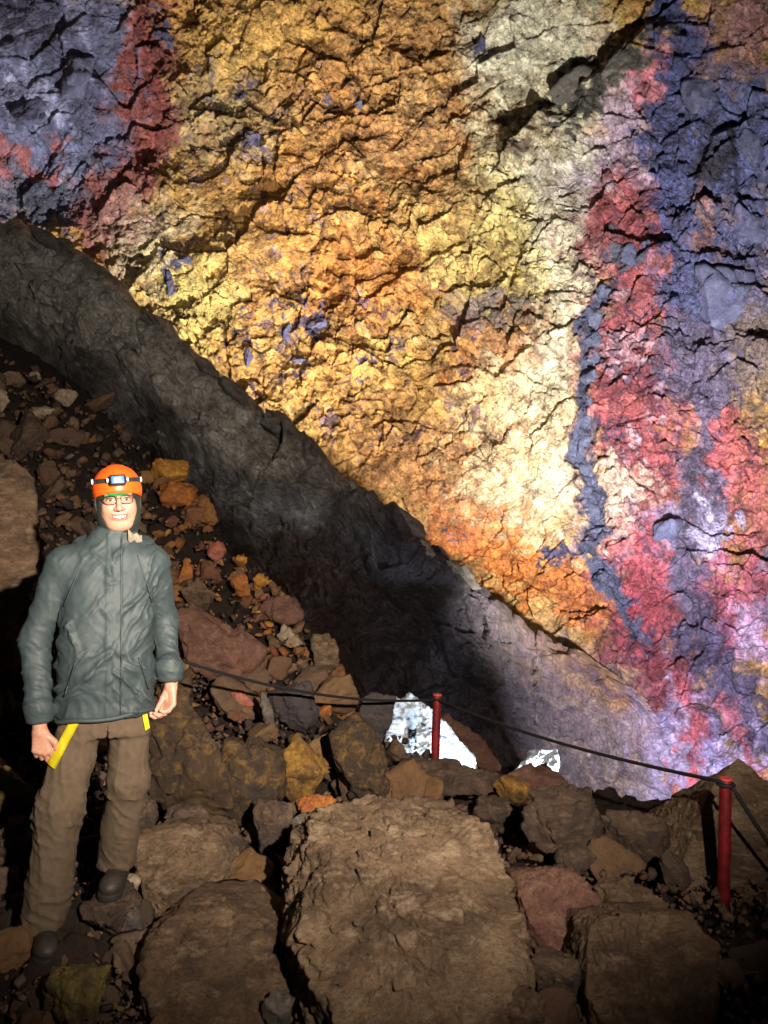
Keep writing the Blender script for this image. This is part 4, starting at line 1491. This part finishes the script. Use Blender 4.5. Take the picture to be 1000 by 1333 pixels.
# ---- body: head, neck, trunk and hands
def f_head(p):
    q_ = (p - HC.astype(np.float32))
    # a slight turn and tilt of the head
    t = rad(-4)
    q_ = np.stack([q_[:, 0] * math.cos(t) - q_[:, 2] * math.sin(t), q_[:, 1], q_[:, 0] * math.sin(t) + q_[:, 2] * math.cos(t)], 1)
    sx = np.stack([np.abs(q_[:, 0]), q_[:, 1], q_[:, 2]], 1)
    d = ell(q_, (0, 0.015, 0.03), (0.074, 0.094, 0.088))
    d = smin(d, ell(q_, (0, -0.028, -0.035), (0.072, 0.062, 0.066)), 0.03)
    d = smin(d, ell(q_, (0, -0.050, -0.090), (0.045, 0.030, 0.024)), 0.035)       # chin
    d = smin(d, ell(sx, (0.037, -0.062, -0.020), (0.026, 0.024, 0.024)), 0.018)  # cheeks raised by the smile
    d = smin(d, ell(sx, (0.028, -0.078, 0.030), (0.028, 0.012, 0.010)), 0.012)   # brow
    d = smax(d, -ell(sx, (0.031, -0.100, 0.008), (0.018, 0.016, 0.011)), 0.010)  # eye sockets
    d = smin(d, ell(sx, (0.031, -0.074, 0.008), (0.014, 0.0135, 0.011)), 0.003)  # eyes
    d = smin(d, cap(q_, (0, -0.088, 0.016), (0, -0.109, -0.026), 0.0075, 0.0125), 0.010)
    d = smin(d, ell(sx, (0.0125, -0.098, -0.029), (0.009, 0.010, 0.008)), 0.006)
    # mouth: lips with an open smile
    zc = -0.060 + 6.0 * q_[:, 0] ** 2
    d = smin(d, np.sqrt((q_[:, 1] + 0.082 - 10 * q_[:, 0] ** 2) ** 2 + (q_[:, 2] - zc) ** 2 + (np.clip(np.abs(q_[:, 0]) - 0.026, 0, 1)) ** 2) - 0.013, 0.008)
    slot = np.maximum(np.abs(q_[:, 2] - zc) - 0.0075 * np.clip(1 - (q_[:, 0] / 0.033) ** 2, 0.01, 1), np.maximum(np.abs(q_[:, 0]) - 0.032, q_[:, 1] + 0.074 - 10 * q_[:, 0] ** 2))
    d = smax(d, -slot, 0.003)
    d = smin(d, ell(sx, (0.076, 0.012, 0.0), (0.010, 0.020, 0.030)), 0.006)
    d = smin(d, cap(p, HC + (-0.005, 0.025, -0.06), (0.02, 0.03, 1.40), 0.056, 0.065), 0.03)
    return d


def hand(p, w, palm_dir, side, thumb, curl):
    """w wrist, palm_dir direction of the metacarpals, side across the knuckles (to the little finger), thumb direction, curl direction"""
    w, dn, sd, tm, cl = [np.asarray(x, float) for x in (w, palm_dir, side, thumb, curl)]
    dn, sd, cl, tm = dn / np.linalg.norm(dn), sd / np.linalg.norm(sd), cl / np.linalg.norm(cl), tm / np.linalg.norm(tm)
    d = cap(p, w - dn * 0.10, w + dn * 0.01, 0.030, 0.026)
    for i, o in enumerate((-0.026, -0.009, 0.009, 0.026)):
        k = w + dn * (0.088 - 0.006 * abs(i - 1)) + sd * o
        d = smin(d, cap(p, w + dn * 0.012 + sd * o * 0.6, k, 0.0145, 0.0115), 0.012)
    f_ = None
    for i, (o, L) in enumerate(((-0.028, 0.9), (-0.0095, 1.0), (0.0095, 0.95), (0.027, 0.76))):
        k = w + dn * (0.088 - 0.006 * abs(i - 1)) + sd * o
        b1_ = k + (dn * 0.78 + cl * 0.62) * 0.038 * L
        b2_ = b1_ + (dn * 0.15 + cl * 0.98) * 0.026 * L
        b3_ = b2_ + (-dn * 0.45 + cl * 0.88) * 0.020 * L
        e = chain(p, [k, b1_, b2_, b3_], [0.0105, 0.0092, 0.0085, 0.0072], 0.004)
        f_ = e if f_ is None else np.minimum(f_, e)
    d = smin(d, f_, 0.005)
    tb_ = w + dn * 0.022 - sd * 0.020
    t1_ = tb_ + (tm * 0.75 + dn * 0.65) * 0.040
    t2_ = t1_ + (dn * 0.85 + cl * 0.35 + tm * 0.1) * 0.030
    t3_ = t2_ + (dn * 0.75 + cl * 0.55 - tm * 0.2) * 0.024
    d = smin(d, chain(p, [tb_, t1_, t2_, t3_], [0.015, 0.0120, 0.0105, 0.0085], 0.006), 0.008)
    return d


WR = np.array(ARM_R[2]) + (0.004, -0.01, -0.035)
WL = np.array(ARM_L[2]) + (0.004, -0.014, -0.028)


def f_hand_r(p):
    return hand(p, WR, (0.10, -0.10, -1), (-1, 0.15, 0), (1, -0.35, 0), (0.25, 0.95, -0.1))


def f_hand_l(p):
    return hand(p, WL, (-0.12, -0.30, -0.95), (0.55, -0.85, 0.1), (-0.55, -0.75, 0), (-0.9, -0.15, 0.0))


def f_trunk(p):
    d = loft(p, [0.80, 0.95, 1.15, 1.32, 1.44, 1.50], [0, 0, 0, 0.005, 0.01, 0.015], [0, 0, 0, 0, 0.01, 0.02], [0.15, 0.155, 0.165, 0.17, 0.15, 0.06], [0.10, 0.105, 0.11, 0.10, 0.085, 0.05])
    for A_ in (ARM_R, ARM_L):
        d = smin(d, chain(p, A_, [0.052, 0.040, 0.028], 0.02), 0.03)
    for A_ in (LEG_R, LEG_L):
        d = smin(d, chain(p, A_, [0.080, 0.055, 0.042], 0.02), 0.03)
    return d


parts = [(f_head, (-0.06, -0.16, 1.42), (0.15, 0.14, 1.80), 0.0026), (f_hand_r, WR - (0.08, 0.09, 0.17), WR + (0.08, 0.09, 0.10), 0.0028),
         (f_hand_l, WL - (0.09, 0.12, 0.17), WL + (0.08, 0.10, 0.10), 0.0028), (f_trunk, (-0.36, -0.18, 0.02), (0.34, 0.24, 1.54), 0.012)]
bv, bq, off = [], [], 0
for fn, lo, hi, res in parts:
    V_, Q = surface_nets(fn, lo, hi, res)
    V_ = relax(V_, Q, 1)
    bv.append(V_)
    bq.append(Q + off)
    off += len(V_)
bv, bq = np.concatenate(bv), np.concatenate(bq)
t = rad(-4)
hq = bv - HC
hq = np.stack([hq[:, 0] * math.cos(t) - hq[:, 2] * math.sin(t), hq[:, 1], hq[:, 0] * math.sin(t) + hq[:, 2] * math.cos(t)], 1)
sc_ = np.tile(lin((188, 140, 118)), (len(bv), 1))


def sput(wg, c):
    global sc_
    sc_ = sc_ * (1 - wg[:, None]) + lin(c) * wg[:, None]


ax_ = np.abs(hq[:, 0])
face = (hq[:, 1] < -0.03) & (bv[:, 2] > 1.45)
sput(0.45 * face * np.exp(-(((ax_ - 0.038) / 0.02) ** 2 + ((hq[:, 2] + 0.025) / 0.018) ** 2)), (222, 130, 112))
sput(0.35 * face * np.exp(-((ax_ / 0.014) ** 2 + ((hq[:, 2] + 0.028) / 0.014) ** 2)), (214, 124, 106))
zc = -0.060 + 6.0 * hq[:, 0] ** 2
lip = face * (1 - sstep(0.011, 0.0145, np.abs(hq[:, 2] - zc))) * (1 - sstep(0.028, 0.036, ax_)) * (hq[:, 1] < -0.055)
sput(0.8 * lip, (178, 94, 84))
inm = face * (np.abs(hq[:, 2] - zc) < 0.006) * (ax_ < 0.030) * (hq[:, 1] > -0.080) * (hq[:, 1] < -0.05)
sput(inm * 1.0, (80, 34, 32))
eye = face * (1 - sstep(0.8, 1.1, np.hypot((ax_ - 0.031) / 0.0135, (hq[:, 2] - 0.006) / 0.0046)))
sput(eye, (196, 186, 178))
iris = face * (1 - sstep(0.7, 1.1, np.hypot((ax_ - 0.031) / 0.0062, (hq[:, 2] - 0.006) / 0.0050)))
sput(iris, (44, 32, 26))
lash = face * (1 - sstep(0.8, 1.2, np.hypot((ax_ - 0.031) / 0.016, (hq[:, 2] - 0.0125 + 12 * (ax_ - 0.031) ** 2) / 0.0028)))
sput(0.85 * lash, (70, 46, 38))
brow = face * (1 - sstep(0.7, 1.2, np.hypot((ax_ - 0.033) / 0.020, (hq[:, 2] - 0.031 + 8 * (ax_ - 0.033) ** 2) / 0.0042)))
sput(0.75 * brow, (92, 62, 44))
fold = face * (1 - sstep(0.5, 1.3, np.abs(ax_ - (0.022 + 0.55 * (-0.028 - hq[:, 2]))) / 0.003)) * (hq[:, 2] < -0.03) * (hq[:, 2] > -0.066)
sput(0.4 * fold, (160, 96, 80))
handv = bv[:, 2] < 1.0
sput(0.30 * handv * sstep(0.0, 0.5, fbm(bv * 60, 2, 3)), (206, 118, 100))
me = mesh_from('body', bv, bq)
set_col(me, sc_)
add_obj('body', me, M['skin'], man)

# teeth
a_ = np.linspace(-0.026, 0.026, 25)
rows = []
for dz in (0.0052, 0.0, -0.0042):
    rows.append(np.stack([a_, -0.0795 + 10.5 * a_ ** 2 + 0.0006 * np.abs(np.sin(a_ * 420)), -0.0595 + 6 * a_ ** 2 + dz * np.clip(1 - (a_ / 0.031) ** 2, 0.15, 1)], 1))
tv = np.concatenate(rows)
ti = rad(4)
tv = np.stack([tv[:, 0] * math.cos(ti) - tv[:, 2] * math.sin(ti), tv[:, 1], tv[:, 0] * math.sin(ti) + tv[:, 2] * math.cos(ti)], 1) + HC
o = add_obj('teeth', mesh_from('teeth', tv, grid_faces(3, 25)), M['teeth'], man)


def H(x, y, z):
    """a point given in the tilted head frame"""
    x, y, z = np.asarray(x, float), np.asarray(y, float), np.asarray(z, float)
    return np.stack([x * math.cos(ti) - z * math.sin(ti) + HC[0], y + 0 * x + HC[1], x * math.sin(ti) + z * math.cos(ti) + HC[2]], -1)


def headq(p):
    q_ = p - HC.astype(np.float32)
    return np.stack([q_[:, 0] * math.cos(t) - q_[:, 2] * math.sin(t), q_[:, 1], q_[:, 0] * math.sin(t) + q_[:, 2] * math.cos(t)], 1)


# ---- fleece hood round the face
def f_hood(p):
    q_ = headq(p)
    d = ell(q_, (0, 0.016, 0.025), (0.085, 0.100, 0.098))
    d = smin(d, ell(q_, (0, -0.004, -0.06), (0.086, 0.076, 0.085)), 0.04)
    op = ell(q_, (0, -0.10, -0.035), (0.074, 0.095, 0.088))
    op2 = ell(q_, (0, -0.012, -0.02), (0.074, 0.085, 0.105))
    return np.maximum(smax(d, -op, 0.008), -op2 + 0 * d)


V_, Q = surface_nets(f_hood, (-0.06, -0.14, 1.46), (0.15, 0.14, 1.80), 0.0032)
V_ = relax(V_, Q, 2)
hood = add_obj('balaclava', mesh_from('balaclava', V_, Q), M['balaclava'], man)
th = np.linspace(-0.75, 0.75, 30)
rows = [H(0.080 * np.sin(th), -0.090 * np.cos(th) - 0.012 + 0.001 * k, 0.046 - 0.010 * k) for k in (0, 1, 2)]
rows.append(H(0.078 * np.sin(th), -0.086 * np.cos(th) - 0.006, 0.020 + 0.004 * np.sin(th * 2)))
add_obj('cap_edge', mesh_from('cap_edge', np.concatenate(rows), grid_faces(4, 30)), M['green'], man)


# ---- helmet with its lamp
def f_helmet(p):
    q_ = headq(p)
    d = ell(q_, (0, 0.012, 0.045), (0.099, 0.122, 0.102))
    d = smax(d, (0.012 + 0.20 * np.clip(-q_[:, 1] - 0.0, 0, 1) - q_[:, 2] + 0.02 * np.clip(np.abs(q_[:, 0]) * 0 , 0, 1)), 0.006)
    inner = ell(q_, (0, 0.012, 0.040), (0.088, 0.110, 0.092))
    d = smax(d, -inner, 0.004)
    # two shallow vents in the crown and a raised rim
    sx = np.stack([np.abs(q_[:, 0]), q_[:, 1], q_[:, 2]], 1)
    d = smax(d, -cap(sx, (0.045, -0.02, 0.142), (0.045, 0.05, 0.146), 0.008, 0.008), 0.006)
    return d


V_, Q = surface_nets(f_helmet, (-0.08, -0.16, 1.64), (0.17, 0.16, 1.83), 0.0034)
V_ = relax(V_, Q, 2)
helm = add_obj('helmet', mesh_from('helmet', V_, Q), M['helmet'], man)
helm['label'] = 'orange caving helmet with a lit headlamp'


def ring(z0, z1, grow, th0, th1, n=60, dip=0.0):
    th = np.linspace(th0, th1, n)
    out = []
    for z_ in np.linspace(z0, z1, 4):
        k = math.sqrt(max(0.05, 1 - ((z_ - 0.045) / 0.102) ** 2))
        out.append(H((0.099 * k + grow) * np.sin(th), 0.012 - (0.122 * k + grow) * np.cos(th), z_ + dip * np.cos(th)))
    return np.concatenate(out), grid_faces(4, n)


V_, Q = ring(0.072, 0.090, 0.0025, -2.2, 2.2, 80)
add_obj('headlamp_strap', mesh_from('headlamp_strap', V_, Q), M['strapblack'], helm)


def box_mesh(name, cen, size, bev=0.25, tilt=0.0, sub=3):
    bm = bmesh.new()
    bmesh.ops.create_cube(bm, size=1)
    for v_ in bm.verts:
        v_.co = Vector((v_.co.x * size[0], v_.co.y * size[1], v_.co.z * size[2]))
    bmesh.ops.bevel(bm, geom=list(bm.edges), offset=bev * min(size), segments=sub, affect='EDGES', profile=0.5)
    for v_ in bm.verts:
        y_, z_ = v_.co.y, v_.co.z
        v_.co.y = y_ * math.cos(tilt) - z_ * math.sin(tilt)
        v_.co.z = y_ * math.sin(tilt) + z_ * math.cos(tilt)
    m_ = bpy.data.meshes.new(name)
    bm.to_mesh(m_)
    bm.free()
    for p_ in m_.polygons:
        p_.use_smooth = True
    m_.transform(__import__('mathutils').Matrix.Rotation(-ti, 4, 'Y'))
    m_.transform(__import__('mathutils').Matrix.Translation(Vector(cen)))
    return m_


add_obj('headlamp_housing', box_mesh('headlamp_housing', H(0.0, -0.122, 0.080), (0.062, 0.030, 0.040), 0.25, rad(-12)), M['black'], helm)
add_obj('headlamp_window', box_mesh('headlamp_window', H(0.0, -0.136, 0.081), (0.048, 0.008, 0.030), 0.3, rad(-12)), M['bluelens'], helm)
for dx in (-0.006, 0.007):
    add_obj('headlamp_led', box_mesh('headlamp_led', H(dx, -0.1405, 0.081), (0.0125, 0.006, 0.018), 0.4, rad(-12)), M['led'], helm)
for sx_ in (-1, 1):
    add_obj('strap_clip', box_mesh('strap_clip', H(sx_ * 0.038, -0.108, 0.081), (0.010, 0.010, 0.020), 0.3), M['chrome'], helm)
    add_obj('strap_clip', box_mesh('strap_clip', H(sx_ * 0.094, -0.028, 0.081), (0.010, 0.014, 0.022), 0.3), M['chrome'], helm)
    V_, f = tube(np.array([H(sx_ * 0.088, 0.0, 0.030), H(sx_ * 0.087, -0.008, -0.01), H(sx_ * 0.080, -0.02, -0.05), H(sx_ * 0.066, -0.03, -0.085)]), 0.0045, 8)
    add_obj('chin_strap', mesh_from('chin_strap', V_, f), M['strapblack'], helm)

# ---- glasses
gl = None
for sx_ in (-1, 1):
    a = np.linspace(0, 2 * np.pi, 33)
    rx, rz = 0.0245, 0.0165
    sq = lambda c_: np.sign(c_) * np.abs(c_) ** 0.75
    gx, gz = sx_ * 0.0315 + rx * sq(np.cos(a)), 0.006 + rz * sq(np.sin(a))
    gy = -0.100 + 5.5 * gx ** 2
    V_, f = tube(H(gx, gy, gz), 0.0017, 6, False)
    if gl is None:
        b_ = np.linspace(-1, 1, 9)
        Vb, fb = tube(H(0.0085 * b_, -0.1035 - 0.006 * (1 - b_ ** 2) * 0, 0.011 + 0.002 * (1 - b_ ** 2)), 0.0013, 6)
        gl = add_obj('glasses', mesh_from('glasses', Vb, fb), M['metal'], man)
    add_obj('rim', mesh_from('rim', V_, f), M['metal'], gl)
    Vt, ft = tube(H([sx_ * 0.056, sx_ * 0.068, sx_ * 0.078], [-0.082, -0.055, 0.01], [0.012, 0.012, 0.010]), 0.0014, 6)
    add_obj('temple', mesh_from('temple', Vt, ft), M['metal'], gl)
    cen_ = H(sx_ * 0.0315, -0.0945, 0.006)
    ringp = H(gx[:-1], gy[:-1], gz[:-1])
    Vl = np.concatenate([ringp, ringp + (0, 0.0012, 0), [cen_, cen_ + (0, 0.0012, 0)]])
    n_ = 32
    fl_ = []
    for j in range(n_):
        k = (j + 1) % n_
        fl_ += [(2 * n_, j, k), (2 * n_ + 1, n_ + k, n_ + j), (j, n_ + j, k), (k, n_ + j, n_ + k)]
    add_obj('lens', mesh_from('lens', Vl, np.array(fl_)), M['glass'], gl)


# ---- jacket
def f_jacket(p):
    d = loft(p, [0.835, 0.90, 1.00, 1.12, 1.26, 1.38, 1.46, 1.51, 1.55], [0.0, 0.0, 0.0, 0.0, 0.003, 0.008, 0.012, 0.02, 0.03], [0, 0, -0.01, -0.015, -0.01, 0.0, 0.01, 0.015, 0.015],
             [0.190, 0.190, 0.188, 0.183, 0.178, 0.172, 0.146, 0.108, 0.085], [0.140, 0.143, 0.150, 0.150, 0.140, 0.125, 0.108, 0.090, 0.080], 2.4)
    d = smin(d, ell(p, (-0.130, 0.005, 1.42), (0.070, 0.078, 0.060)), 0.05)
    d = smin(d, ell(p, (0.150, 0.005, 1.42), (0.068, 0.078, 0.060)), 0.05)
    # collar standing up to the chin
    col_ = cap(p, (0.02, 0.02, 1.46), (0.043, -0.004, 1.566), 0.088, 0.080)
    col_ = np.maximum(col_, p[:, 2] - 1.590 + 0.28 * (-0.03 - p[:, 1]))
    hole = cap(p, (0.03, 0.012, 1.50), (0.046, -0.008, 1.66), 0.062, 0.069)
    d = smin(d, col_, 0.03)
    d = smax(d, -hole, 0.005)
    # front storm flap, a shallow overlap down the front
    flap = np.maximum(np.maximum(np.abs(p[:, 0] - (0.024 + 0.01 * (p[:, 2] - 1.1))) - 0.030, np.abs(p[:, 2] - 1.19) - 0.345), p[:, 1])
    d = d - 0.0045 * (flap < 0)
    for A_, rs in ((ARM_R, [0.072, 0.057, 0.051]), (ARM_L, [0.070, 0.055, 0.049])):
        e = np.asarray(A_[2])
        sl_ = chain(p, A_, rs, 0.025)
        sl_ = smin(sl_, cap(p, e + (0, 0, 0.035), e + (0, 0, 0.012), 0.058, 0.055), 0.008)
        sl_ = smax(sl_, e[2] - 0.012 - p[:, 2], 0.004)
        d = smin(d, sl_, 0.010 + 0.03 * sstep(1.22, 1.36, p[:, 2]))
    return d


V_, Q = surface_nets(f_jacket, (-0.38, -0.22, 0.78), (0.34, 0.24, 1.62), 0.0058)
V_ = relax(V_, Q, 1)
Nn = vnormals(V_, Q)
x_, y_, z_ = V_[:, 0], V_[:, 1], V_[:, 2]
sleeve = sstep(0.185, 0.205, np.abs(x_ - 0.003))
cx_ = x_ - 0.02
# long folds running from the shoulders towards the zip, drooping cross folds at the waist, tight rings on the sleeves
sgn = np.where(cx_ < 0, 1.0, -1.0)
dia = np.stack([x_ * 9 + sgn * (z_ - 1.2) * 6.5, z_ * 1.6 - x_ * 2 * sgn, y_ * 3], 1)
dia2 = np.stack([x_ * 4 - sgn * z_ * 3, z_ * 8 + np.abs(cx_) * 9, y_ * 4], 1)
slv = np.stack([x_ * 5, y_ * 6 + z_ * 3, z_ * 15 + y_ * 8 + x_ * 8], 1)
wa = 0.35 * np.stack([fbm(V_ * 6, 2, 1), fbm(V_ * 6, 2, 2), fbm(V_ * 6, 2, 3)], 1)
f1_ = ridged(dia + wa, 3, 4) ** 3.5
f2_ = ridged(dia2 + wa, 3, 7) ** 4
f3_ = ridged(slv + wa, 3, 9) ** 2.5
up = sstep(0.98, 1.2, z_)
m1 = sstep(-0.3, 0.35, fbm(V_ * 5, 2, 31) + 0.5 * (up - 0.5))
disp = (1 - sleeve) * (0.036 * f1_ * (0.25 + 0.75 * up) * m1 + 0.036 * f2_ * (1 - 0.6 * up) * (1.1 - m1)) + sleeve * (0.012 * f3_ * (0.4 + 0.6 * (1 - sstep(1.15, 1.35, z_))) + 0.008 * f1_)
disp += 0.006 * fbm(V_ * 8, 3, 14)
disp *= sstep(0.83, 0.87, z_) * 0.8 + 0.2
disp *= 1 - 0.6 * sstep(1.46, 1.52, z_)
V_ = V_ + Nn * (0.78 * disp - 0.004)[:, None]
jk = add_obj('jacket', mesh_from('jacket', V_, Q), M['jacket'], man)
jk['label'] = 'dark grey rain jacket with a high collar'
JV, JN = V_, Nn


def on_front(x, z, V_=None, lift=0.004):
    V_ = JV if V_ is None else V_
    out = []
    for a, b in zip(x, z):
        d2 = (V_[:, 0] - a) ** 2 + (V_[:, 2] - b) ** 2
        m = d2 < 0.012 ** 2
        yy = V_[m, 1].min() if m.any() else V_[d2.argmin(), 1]
        out.append((a, yy - lift, b))
    return np.array(out)


# seam lines: flap edge and chest seam
z_ = np.linspace(0.86, 1.52, 34)
V1, f = tube(on_front(0.052 + 0.01 * (z_ - 1.1), z_, lift=0.0), 0.0028, 6)
add_obj('flap_seam', mesh_from('flap_seam', V1, f), M['jacket_dark'], jk)
for x0, x1 in ((-0.082, -0.158), (0.118, 0.176)):
    V1, f = tube(on_front(np.linspace(x0, x1, 16), np.linspace(1.455, 1.27, 16), lift=-0.0005), 0.0022, 6)
    add_obj('shoulder_seam', mesh_from('shoulder_seam', V1, f), M['jacket_dark'], jk)
for x0, x1 in ((-0.155, -0.115), (0.118, 0.160)):
    zz_ = (0.94, 1.07) if x0 < 0 else (1.07, 0.94)
    V1, f = tube(on_front(np.linspace(x0, x1, 14), np.linspace(zz_[0], zz_[1], 14), lift=0.0), 0.0026, 6)
    add_obj('pocket_zip', mesh_from('pocket_zip', V1, f), M['jacket_dark'], jk)
a = np.linspace(0, 2 * np.pi, 60)
hemx, hemy = 0.192 * np.sign(np.cos(a)) * np.abs(np.cos(a)) ** 0.83, 0.142 * np.sign(np.sin(a)) * np.abs(np.sin(a)) ** 0.83
V1, f = tube(np.stack([hemx, hemy, 0.843 + 0.012 * np.cos(a + 0.4) + 0.004 * np.sin(5 * a)], 1), 0.0085, 8, False)
add_obj('hem', mesh_from('hem', V1, f), M['jacket'], jk)


# hood lying open behind the collar
def f_jhood(p):
    q_ = p - np.array([0.030, 0.045, 1.490], np.float32)
    r_ = np.hypot(q_[:, 0] / 1.15, q_[:, 1] / 0.92)
    # a soft roll, wider than tall, falling to the front like a lapel
    zz = q_[:, 2] - 0.022 + 0.32 * np.clip(-q_[:, 1], 0, 1) + 0.35 * (r_ - 0.10)
    d = np.sqrt(((r_ - 0.108) / 2.0) ** 2 + zz ** 2) - 0.017
    d = smax(d, -(q_[:, 1] + 0.10 - 0.25 * np.abs(q_[:, 0])), 0.012)
    d = smin(d, ell(q_, (0, 0.085, -0.05), (0.105, 0.045, 0.085)), 0.03)
    return d


V_, Q = surface_nets(f_jhood, (-0.15, -0.12, 1.36), (0.22, 0.22, 1.62), 0.0052)
V_ = relax(V_, Q, 1)
V_ = V_ + vnormals(V_, Q) * (0.010 * ridged(V_ * np.array([16, 16, 22]), 2, 3) ** 2 - 0.003)[:, None]
jh = add_obj('hood', mesh_from('hood', V_, Q), M['jacket'], jk)
# the pale lining turned out on his left
lx, lz = np.meshgrid(np.linspace(0.082, 0.140, 16), np.linspace(0, 1, 12))
ly = -0.082 + 0.075 * (lx - 0.082) / 0.06
lzz = 1.510 - 0.28 * (lx - 0.082) + lz * (0.048 - 0.25 * (lx - 0.082)) + 0.005 * np.sin(lx * 190 + lz * 5)
lv = np.stack([lx, ly - 0.018 * np.sin(lz * np.pi) + 0.012 * lz, lzz], 2).reshape(-1, 3)
lv = np.concatenate([lv, lv + (0, 0.006, 0)])
gf = grid_faces(12, 16)
add_obj('hood_lining', mesh_from('hood_lining', lv, np.concatenate([gf, gf[:, ::-1] + 192])), M['lining'], jk)


# ---- trousers
def f_trousers(p):
    d = loft(p, [0.76, 0.84, 0.96, 1.0], [0, 0, 0, 0], [0, 0, 0, 0], [0.160, 0.164, 0.155, 0.15], [0.108, 0.112, 0.108, 0.105], 2.2)
    for A_, rs in ((LEG_R, [0.086, 0.088, 0.086]), (LEG_L, [0.084, 0.082, 0.080])):
        A2 = list(A_)
        A2[2] = tuple(np.array(A_[2]) + (0, 0, -0.02))
        d = smin(d, chain(p, A2, rs, 0.03), 0.03)
    for A_ in (LEG_R, LEG_L):
        e = np.asarray(A_[2])
        m = np.hypot(p[:, 0] - e[0], p[:, 1] - e[1]) < 0.16
        m &= p[:, 2] < e[2] + 0.1
        d = np.where(m, smax(d, e[2] - 0.045 - p[:, 2], 0.006), d)
    # the legs stay two legs
    gap = np.maximum(np.abs(p[:, 0] - (0.004 - 0.10 * (0.80 - p[:, 2]))) - 0.055 * np.clip(0.815 - p[:, 2], 0, 0.25), p[:, 2] - 0.815)
    return smax(d, -gap, 0.01)


V_, Q = surface_nets(f_trousers, (-0.36, -0.20, 0.02), (0.26, 0.28, 1.02), 0.0066)
V_ = relax(V_, Q, 1)
Nn = vnormals(V_, Q)
kz = V_[:, 2]
kn = np.exp(-((kz - 0.50) / 0.14) ** 2) + 0.9 * np.exp(-((kz - 0.16) / 0.12) ** 2) + 0.6 * np.exp(-((kz - 0.80) / 0.07) ** 2)
w1 = ridged(np.stack([V_[:, 0] * 7, V_[:, 1] * 7 + kz * 4, kz * 15 + V_[:, 0] * 9], 1), 2, 5) ** 3
w2 = ridged(np.stack([V_[:, 0] * 14, V_[:, 1] * 9, kz * 2.5 + V_[:, 0] * 3], 1), 2, 8) ** 3
V_ = V_ + Nn * (0.022 * kn * w1 + 0.013 * w2 - 0.004 + 0.006 * fbm(V_ * 6, 2, 4))[:, None]
tr = add_obj('trousers', mesh_from('trousers', V_, Q), M['trousers'], man)
TV = V_


def strip(name, xs, zs, half, V_, parent, lift=0.005, slope=None):
    c_ = on_front(xs, zs, V_, lift)
    dx, dz = np.gradient(np.array(xs)), np.gradient(np.array(zs))
    L = np.hypot(dx, dz)
    nx, nz = -dz / L, dx / L
    rows_ = []
    for k in (-1, -0.33, 0.33, 1):
        rows_.append(on_front(np.array(xs) + nx * half * k, np.array(zs) + nz * half * k, V_, lift))
    top = np.concatenate(rows_)
    n = len(xs)
    g = grid_faces(4, n)
    vv_ = np.concatenate([top, top + (0, 0.004, 0)])
    edge = np.concatenate([np.arange(n), np.arange(n) + 3 * n])
    fe = []
    for r0 in (0, 3):
        for j in range(n - 1):
            a0 = r0 * n + j
            fe.append((a0, a0 + 1, a0 + 1 + 4 * n, a0 + 4 * n))
    m_ = mesh_from(name, vv_, np.concatenate([g, g[:, ::-1] + 4 * n, np.array(fe)]))
    return add_obj(name, m_, M['strap'], parent)


strip('thigh_strap', np.linspace(-0.112, -0.205, 18), np.linspace(0.850, 0.675, 18), 0.017, TV, man)
strip('thigh_strap', np.linspace(0.142, 0.158, 12), np.linspace(0.86, 0.775, 12), 0.010, TV, man)

# ---- boots
for A_, yaw in ((LEG_R, 0.12), (LEG_L, -0.2)):
    e = np.array(A_[2])

    def f_boot(p):
        q_ = p - e.astype(np.float32)
        c_, s__ = math.cos(yaw), math.sin(yaw)
        q_ = np.stack([q_[:, 0] * c_ + q_[:, 1] * s__, -q_[:, 0] * s__ + q_[:, 1] * c_, q_[:, 2]], 1)
        d = cap(q_, (0, 0.01, 0.03), (0, 0.02, -0.05), 0.052, 0.048)
        d = smin(d, cap(q_, (0, 0.03, -0.055), (0, -0.13, -0.066), 0.042, 0.040), 0.03)
        d = smin(d, ell(q_, (0, -0.14, -0.06), (0.046, 0.055, 0.034)), 0.02)
        for k in range(4):
            d = smin(d, cap(q_, (-0.024, -0.045 - 0.02 * k, -0.022 - 0.006 * k), (0.024, -0.045 - 0.02 * k, -0.022 - 0.006 * k), 0.005, 0.005), 0.004)
        return np.maximum(d, -(q_[:, 2] + 0.085))

    def f_sole(p):
        q_ = p - e.astype(np.float32)
        c_, s__ = math.cos(yaw), math.sin(yaw)
        q_ = np.stack([q_[:, 0] * c_ + q_[:, 1] * s__, -q_[:, 0] * s__ + q_[:, 1] * c_, q_[:, 2]], 1)
        d = cap(q_ * np.array([1, 1, 0.0], np.float32), (0, 0.04, 0), (0, -0.15, 0), 0.046, 0.050)
        return smax(d, np.abs(q_[:, 2] + 0.090) - 0.014, 0.004)
    V_, Q = surface_nets(f_boot, e - (0.10, 0.24, 0.12), e + (0.10, 0.12, 0.10), 0.006)
    bt = add_obj('boot', mesh_from('boot', relax(V_, Q, 1), Q), M['boot'], man)
    V_, Q = surface_nets(f_sole, e - (0.10, 0.24, 0.12), e + (0.10, 0.12, 0.0), 0.006)
    add_obj('sole', mesh_from('sole', V_, Q), M['sole'], bt)
